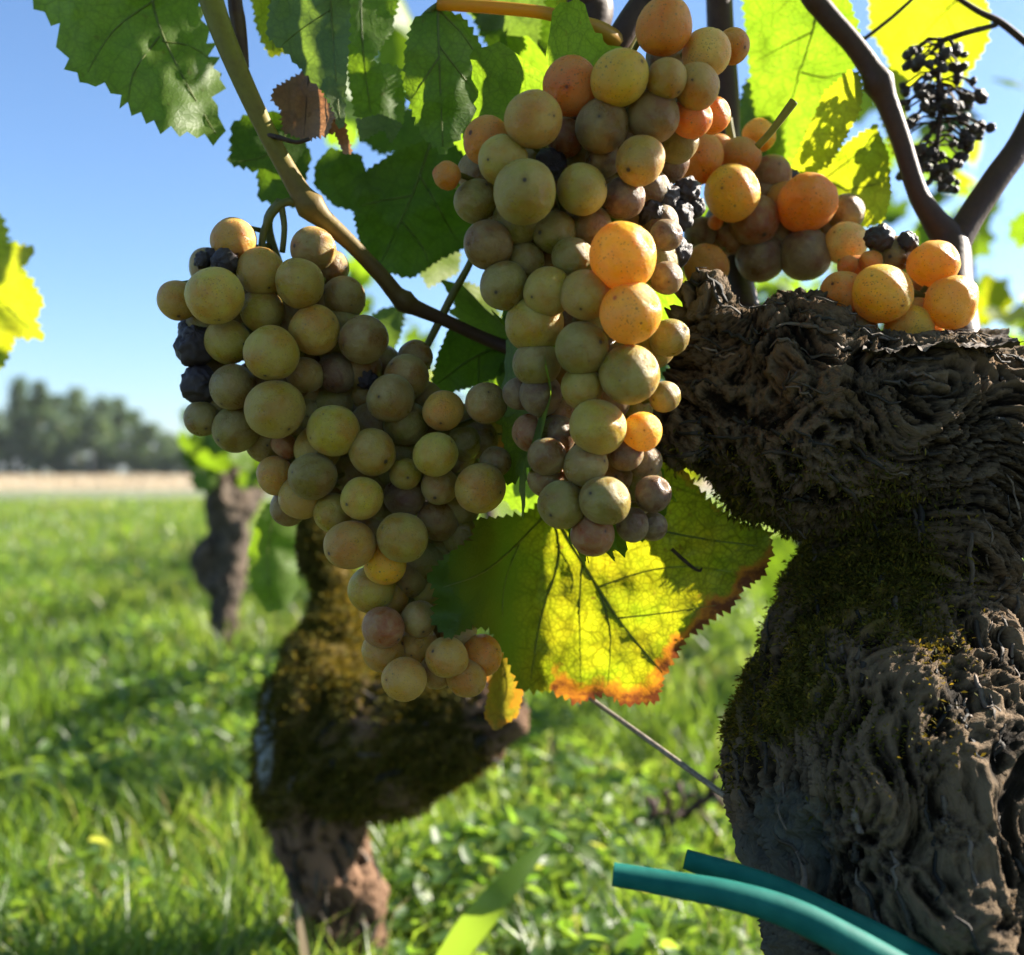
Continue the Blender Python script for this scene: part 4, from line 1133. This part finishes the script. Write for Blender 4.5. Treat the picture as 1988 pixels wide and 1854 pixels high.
BALL = {k: [ball(s, k) for s in range(n)] for k, n in (('plump', 4), ('soft', 3), ('raisin', 4))}
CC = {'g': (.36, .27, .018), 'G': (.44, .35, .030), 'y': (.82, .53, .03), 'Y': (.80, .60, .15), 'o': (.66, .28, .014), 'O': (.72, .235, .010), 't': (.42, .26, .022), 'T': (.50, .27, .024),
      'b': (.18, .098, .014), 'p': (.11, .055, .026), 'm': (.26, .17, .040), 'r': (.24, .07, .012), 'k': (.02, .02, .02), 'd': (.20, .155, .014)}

def parse(txt):
    L_ = []
    for ln in txt.strip().split('\n'):
        for it in ln.split(';'):
            f = it.split()
            if not f: continue
            L_.append(dict(u=float(f[0]), v=float(f[1]), r=float(f[2]), c=f[3], lay=float(f[4]) if len(f) > 4 else 1.0, k=f[5] if len(f) > 5 else 'plump', asp=float(f[6]) if len(f) > 6 else 1.0))
    return L_

def bunch(txt, d0, top, axis, label, seed, fill=20, back=.05, filldark='dbm', laystep=.010):
    r = np.random.default_rng(seed)
    gs = parse(txt)
    t = thing('grape_bunch', P(*top), label, 'grape bunch')
    n = len(gs)
    X = np.array([[g['u'], g['v']] for g in gs])*d0/F_; R = np.array([g['r'] for g in gs])*d0/F_
    Z = np.array([g['lay'] for g in gs])*laystep
    Z0 = Z.copy()
    for it in range(160):
        for i in range(n):
            for j in range(i+1, n):
                s = 0.86*(R[i]+R[j]); q = s*s-((X[i]-X[j])**2).sum()
                if q <= 0: continue
                need = math.sqrt(q); dz = Z[j]-Z[i]
                if abs(dz) >= need: continue
                sg = 1 if (Z0[j] > Z0[i] or (Z0[j] == Z0[i] and R[j] < R[i])) else -1
                mv = (need-dz*sg)*0.25
                Z[j] += sg*mv*0.9; Z[i] -= sg*mv*0.1
        Z = Z*0.985+Z0*0.015
    Z = Z-np.percentile(Z, 4)
    mx = Z.max()
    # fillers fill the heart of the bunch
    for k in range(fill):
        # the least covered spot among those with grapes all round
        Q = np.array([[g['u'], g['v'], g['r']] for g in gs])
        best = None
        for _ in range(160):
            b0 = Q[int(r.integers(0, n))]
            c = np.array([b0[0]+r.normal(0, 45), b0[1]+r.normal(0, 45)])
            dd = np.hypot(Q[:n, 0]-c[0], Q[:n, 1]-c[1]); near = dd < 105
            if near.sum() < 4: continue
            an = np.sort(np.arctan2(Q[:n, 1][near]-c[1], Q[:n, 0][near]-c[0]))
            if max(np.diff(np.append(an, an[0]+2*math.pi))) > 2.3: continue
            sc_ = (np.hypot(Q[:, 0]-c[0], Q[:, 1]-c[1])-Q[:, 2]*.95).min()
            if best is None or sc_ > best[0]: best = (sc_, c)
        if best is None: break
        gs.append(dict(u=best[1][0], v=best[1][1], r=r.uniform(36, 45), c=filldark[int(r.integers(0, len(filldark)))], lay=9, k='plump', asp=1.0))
    ax = [P(*a) for a in axis]
    mb = MB()
    axc = catmull([tuple(a) for a in ax], 8)
    mb.tube(axc, [0.0021*(1-0.6*i/(len(axc)-1)) for i in range(len(axc))], 8)
    for i, g in enumerate(gs):
        z = Z[i] if i < n else mx*r.uniform(.55, .95)+.006
        d = d0+min(z, back+.02)
        p = P(g['u'], g['v'], d); R_ = px(g['r']*1.035, d)
        o = bpy.data.objects.new('raisin' if g['k'] == 'raisin' else 'grape', BALL[g['k']][int(r.integers(0, len(BALL[g['k']])))])
        link(o, t, p)
        cb = CC[g['c']]; j = r.uniform(.86, 1.14)
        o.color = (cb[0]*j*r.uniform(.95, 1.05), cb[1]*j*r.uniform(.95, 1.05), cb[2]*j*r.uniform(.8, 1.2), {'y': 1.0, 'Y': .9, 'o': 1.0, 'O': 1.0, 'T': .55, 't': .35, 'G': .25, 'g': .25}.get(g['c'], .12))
        # blossom end faces outwards and towards the viewer
        f = Vector((r.uniform(-1.2, 1.2), -r.uniform(.35, 1.0), r.uniform(-1.0, .6))).normalized()
        o.rotation_mode = 'QUATERNION'
        o.rotation_quaternion = f.to_track_quat('Z', 'X') @ Matrix.Rotation(r.uniform(0, 6.28), 3, 'Z').to_quaternion()
        e = r.uniform(.96, 1.07) if g['k'] == 'plump' else 1.0
        o.scale = (R_*r.uniform(.95, 1.05), R_*r.uniform(.95, 1.05), R_*e)
        # pedicel from the inner pole back to the stalk
        a = min(axc, key=lambda q: (Vector(q)-p).length)
        s0 = p-f*R_*0.96
        mid = s0.lerp(Vector(a), .5)-f*R_*.15
        mb.tube([s0+f*R_*.1, s0-f*R_*.1, mid, a], [.0016, .0010, .0009, .0012], 6)
    mb.build('stalk', M['stem_green'], t)
    return t

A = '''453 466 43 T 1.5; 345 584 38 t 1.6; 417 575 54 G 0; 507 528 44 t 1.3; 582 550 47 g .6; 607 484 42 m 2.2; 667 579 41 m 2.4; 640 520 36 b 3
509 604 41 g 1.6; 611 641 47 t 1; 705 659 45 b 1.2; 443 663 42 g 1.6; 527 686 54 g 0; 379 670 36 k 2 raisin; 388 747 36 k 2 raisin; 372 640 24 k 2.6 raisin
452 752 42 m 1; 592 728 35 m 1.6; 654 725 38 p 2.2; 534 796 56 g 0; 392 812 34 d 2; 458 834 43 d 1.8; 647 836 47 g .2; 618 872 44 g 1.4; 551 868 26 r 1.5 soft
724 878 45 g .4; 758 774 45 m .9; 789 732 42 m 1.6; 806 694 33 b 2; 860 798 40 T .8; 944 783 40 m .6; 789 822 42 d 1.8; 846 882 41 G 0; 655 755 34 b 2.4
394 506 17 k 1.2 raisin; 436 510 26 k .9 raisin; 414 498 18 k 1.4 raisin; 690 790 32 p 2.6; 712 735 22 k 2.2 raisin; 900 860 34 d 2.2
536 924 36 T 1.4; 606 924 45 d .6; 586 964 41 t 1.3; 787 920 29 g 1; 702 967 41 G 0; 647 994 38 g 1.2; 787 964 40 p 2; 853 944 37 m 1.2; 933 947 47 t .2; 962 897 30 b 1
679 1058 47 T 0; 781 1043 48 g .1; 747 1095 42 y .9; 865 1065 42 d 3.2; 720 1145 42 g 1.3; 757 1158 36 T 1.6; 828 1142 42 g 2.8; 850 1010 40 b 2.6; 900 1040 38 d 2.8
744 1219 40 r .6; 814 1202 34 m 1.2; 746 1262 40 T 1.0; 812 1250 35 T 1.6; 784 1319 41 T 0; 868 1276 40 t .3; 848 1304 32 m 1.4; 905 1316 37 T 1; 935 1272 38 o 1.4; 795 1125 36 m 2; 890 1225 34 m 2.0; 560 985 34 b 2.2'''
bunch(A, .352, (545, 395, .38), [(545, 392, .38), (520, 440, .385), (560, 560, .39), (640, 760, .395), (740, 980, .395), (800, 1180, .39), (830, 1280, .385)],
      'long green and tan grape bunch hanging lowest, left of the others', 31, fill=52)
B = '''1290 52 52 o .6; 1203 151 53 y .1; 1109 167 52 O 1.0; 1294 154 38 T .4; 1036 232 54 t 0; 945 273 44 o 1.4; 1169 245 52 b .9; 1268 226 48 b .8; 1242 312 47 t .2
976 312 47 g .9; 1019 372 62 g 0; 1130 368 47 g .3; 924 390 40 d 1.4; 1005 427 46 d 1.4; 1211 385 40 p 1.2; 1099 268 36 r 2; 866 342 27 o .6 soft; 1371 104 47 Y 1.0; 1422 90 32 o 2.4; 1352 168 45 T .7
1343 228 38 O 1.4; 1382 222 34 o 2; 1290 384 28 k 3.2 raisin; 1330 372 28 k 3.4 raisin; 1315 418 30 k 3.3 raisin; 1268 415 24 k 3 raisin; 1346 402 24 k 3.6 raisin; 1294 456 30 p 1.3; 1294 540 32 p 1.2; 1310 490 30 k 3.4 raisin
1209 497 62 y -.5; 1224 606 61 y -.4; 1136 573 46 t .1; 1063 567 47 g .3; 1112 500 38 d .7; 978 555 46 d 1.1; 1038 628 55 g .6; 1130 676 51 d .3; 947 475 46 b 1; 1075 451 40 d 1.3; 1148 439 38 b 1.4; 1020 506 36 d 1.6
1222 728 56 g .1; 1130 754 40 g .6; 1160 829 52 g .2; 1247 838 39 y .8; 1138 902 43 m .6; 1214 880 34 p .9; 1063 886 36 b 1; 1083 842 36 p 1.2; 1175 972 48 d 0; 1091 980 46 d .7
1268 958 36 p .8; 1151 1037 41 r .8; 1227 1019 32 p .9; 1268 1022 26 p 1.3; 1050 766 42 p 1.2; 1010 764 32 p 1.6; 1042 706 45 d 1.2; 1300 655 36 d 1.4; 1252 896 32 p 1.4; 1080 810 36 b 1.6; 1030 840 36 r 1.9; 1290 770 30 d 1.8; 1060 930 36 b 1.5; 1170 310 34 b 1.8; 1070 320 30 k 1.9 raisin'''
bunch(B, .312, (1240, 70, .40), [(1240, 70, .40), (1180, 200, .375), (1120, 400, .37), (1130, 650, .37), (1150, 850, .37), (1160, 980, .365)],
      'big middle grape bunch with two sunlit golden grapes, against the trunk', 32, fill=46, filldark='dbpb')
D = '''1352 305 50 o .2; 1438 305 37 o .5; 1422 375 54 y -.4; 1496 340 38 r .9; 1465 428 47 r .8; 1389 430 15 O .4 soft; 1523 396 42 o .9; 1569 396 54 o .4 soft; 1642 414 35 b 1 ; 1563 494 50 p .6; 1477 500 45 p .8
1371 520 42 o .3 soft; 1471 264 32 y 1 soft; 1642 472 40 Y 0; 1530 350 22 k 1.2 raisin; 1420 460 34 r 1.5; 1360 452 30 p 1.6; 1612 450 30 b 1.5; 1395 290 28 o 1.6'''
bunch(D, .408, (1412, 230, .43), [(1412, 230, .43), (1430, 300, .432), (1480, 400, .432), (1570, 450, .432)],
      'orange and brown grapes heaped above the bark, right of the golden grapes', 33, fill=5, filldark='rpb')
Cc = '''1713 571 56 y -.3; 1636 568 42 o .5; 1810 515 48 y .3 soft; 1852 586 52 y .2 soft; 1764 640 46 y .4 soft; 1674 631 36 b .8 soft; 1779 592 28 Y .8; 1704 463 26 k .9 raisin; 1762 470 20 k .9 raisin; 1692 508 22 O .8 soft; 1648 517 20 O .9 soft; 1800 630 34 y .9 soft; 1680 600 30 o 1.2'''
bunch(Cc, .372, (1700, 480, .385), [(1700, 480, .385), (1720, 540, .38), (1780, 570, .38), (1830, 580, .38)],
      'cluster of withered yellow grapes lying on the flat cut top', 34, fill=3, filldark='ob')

# dried black bunch hanging by the forked cane
def dried():
    r = np.random.default_rng(51)
    t = thing('dried_grape_bunch', P(1900, 40, .46), 'shrivelled black bunch of raisins hanging against sky by the fork', 'dried bunch')
    mb = MB()
    mb.tube([P(1935, 48, .46), P(1880, 62, .46), P(1825, 80, .46)], [px(5, .46), px(6, .46), px(6, .46)], 6)
    ax = catmull([tuple(P(u, v, .46)) for u, v in ((1830, 75), (1822, 150), (1826, 220), (1818, 290), (1815, 350))], 8)
    mb.tube(ax, [px(5, .46)]*len(ax), 6)
    pos = []
    for k in range(125):
        f = r.random()
        v = 85+f*285
        w = 62 if v < 140 else (84 if v < 270 else 50)
        u = 1822+r.uniform(-1, 1)*w+(20 if 200 < v < 280 else 0)
        if abs(u-1822) < 14 and r.random() < .5: continue
        pos.append((u, v, .46+r.uniform(-.016, .016), r.uniform(7, 14)))
    for (u, v, d, q) in pos+[(1895, 255, .46, 14), (1905, 245, .46, 12), (1880, 285, .46, 13), (1745, 265, .46, 9), (1760, 320, .46, 12), (1752, 340, .46, 11)]:
        p = P(u, v, d)
        o = bpy.data.objects.new('raisin', BALL['raisin'][int(r.integers(0, 4))])
        link(o, t, p)
        o.rotation_euler = tuple(r.uniform(0, 6.28, 3)); s = px(q, d); o.scale = (s*r.uniform(.55, 1.1), s*r.uniform(.55, 1.1), s*r.uniform(.7, 1.25))
        a = Vector(min(ax, key=lambda z: (Vector(z)-p).length+abs(z[2]-p.z-.006)))
        mb.tube([p, p.lerp(a, .5)+Vector((0, 0, .003)), a], [px(2.2, d)]*3, 5)
    mb.build('stalk', M['stem_brown'], t)
dried()

# peduncle of the left bunch
cane('peduncle', [(603, 402, .38, 9), (560, 392, .379, 8), (532, 410, .378, 8), (512, 450, .378, 7), (508, 490, .378, 7)], vineR, M['stem_green'], 8)
cane('peduncle', [(545, 395, .379, 7), (552, 440, .379, 6), (548, 490, .379, 6)], vineR, M['stem_green'], 8)

# ------------------------------------------------------------------ teal tie tube
tt = thing('tie_tube', P(1560, 1770, .30), 'teal plastic tie tube with two loose ends in front of trunk', 'tie tube')
def hollow(pts, n=8):
    c = catmull([tuple(P(u, v, d))+(px(r, d),) for (u, v, d, r) in pts], n)
    mb = MB(); mb.tube([q[:3] for q in c], [q[3] for q in c], 16, cap=False)
    ci = list(reversed(c)); k = .72
    mb.tube([q[:3] for q in ci], [q[3]*k for q in ci], 16, cap=False)
    m = len(c)*16
    # rim rings join the outer and inner walls
    return mb.build('tube_strand', M['teal'], tt)
hollow([(1190, 1697, .285, 22), (1300, 1716, .283, 24), (1420, 1738, .28, 27), (1540, 1775, .277, 30), (1660, 1835, .273, 32), (1800, 1915, .27, 34), (1930, 1990, .268, 36)])
hollow([(1330, 1668, .305, 19), (1420, 1697, .302, 23), (1520, 1735, .298, 27), (1620, 1785, .294, 30), (1720, 1835, .29, 33), (1850, 1910, .285, 36), (1930, 1990, .28, 37)])

# ------------------------------------------------------------------ single weeds and dead twig
def broad_blade(pts, mat, label, width):
    c = catmull([tuple(P(u, v, d)) for (u, v, d) in pts], 6)
    vs, fs = [], []
    n = len(c)
    for i, q in enumerate(c):
        t = (Vector(c[min(i+1, n-1)])-Vector(c[max(i-1, 0)])).normalized()
        b = t.cross(Vector((.6, .75, .3))).normalized(); up = b.cross(t)
        w = width*(math.sin(math.pi*min(1, .25+.75*i/(n-1)))**.6) if i < n-1 else width*.04
        vs += [Vector(q)-b*w+up*w*.3, Vector(q), Vector(q)+b*w+up*w*.3]
    for i in range(n-1):
        for k in range(2):
            fs.append((i*3+k, i*3+k+1, (i+1)*3+k+1, (i+1)*3+k))
    o = mk('grass_blade', vs, fs, mat, None, True, {'tint': np.full(len(vs), .5)})
    return tag(o, label, 'grass blade')
broad_blade([(800, 1990, .66), (880, 1850, .64), (945, 1765, .63), (1005, 1695, .64), (1062, 1630, .66)], M['grass'], 'broad green grass blade slanting up between mossy trunk and teal tube', px(29, .64))
broad_blade([(600, 2010, .66), (592, 1900, .66), (582, 1810, .665), (572, 1745, .67)], M['straw'], 'pale dry grass blade standing at the foot of mossy trunk', px(15, .72))
tw = thing('dead_twig', P(1290, 1610, 1.02), 'dead brown twig with withered bits lying over the weeds', 'twig')
mb = MB()
c = catmull([tuple(P(u, v, d)) for (u, v, d) in ((1150, 1690, 1.0), (1215, 1650, 1.0), (1290, 1605, 1.0), (1350, 1565, 1.0), (1395, 1535, 1.0))], 5)
mb.tube(c, [.004]*len(c), 6)
r_ = np.random.default_rng(8)
for k in range(26):
    q = Vector(c[int(r_.integers(4, len(c)-2))]); e = q+Vector(r_.normal(0, .018, 3))
    mb.tube([q, q.lerp(e, .5)+Vector((0, 0, .006)), e], [.0022, .003, .004], 5)
mb.build('stem', M['stem_brown'], tw)

# ------------------------------------------------------------------ air
HZ = 0.0004
m, nt = new_mat('haze_air')
pv = N(nt, 'VolumePrincipled', Density=HZ, Color=(0.86, 0.92, 1.0))
pv.inputs['Anisotropy'].default_value = 0.35
o_ = nt.nodes.new('ShaderNodeOutputMaterial'); nt.links.new(pv.outputs[0], o_.inputs['Volume'])
vs = [(x, y, z) for z in (-1.0, 11.0) for y in (-62, 905) for x in (-605, 605)]
fs = [(0, 2, 3, 1), (4, 5, 7, 6), (0, 1, 5, 4), (2, 6, 7, 3), (0, 4, 6, 2), (1, 3, 7, 5)]
tag(mk('haze', vs, fs, m, None, False), kind='stuff')
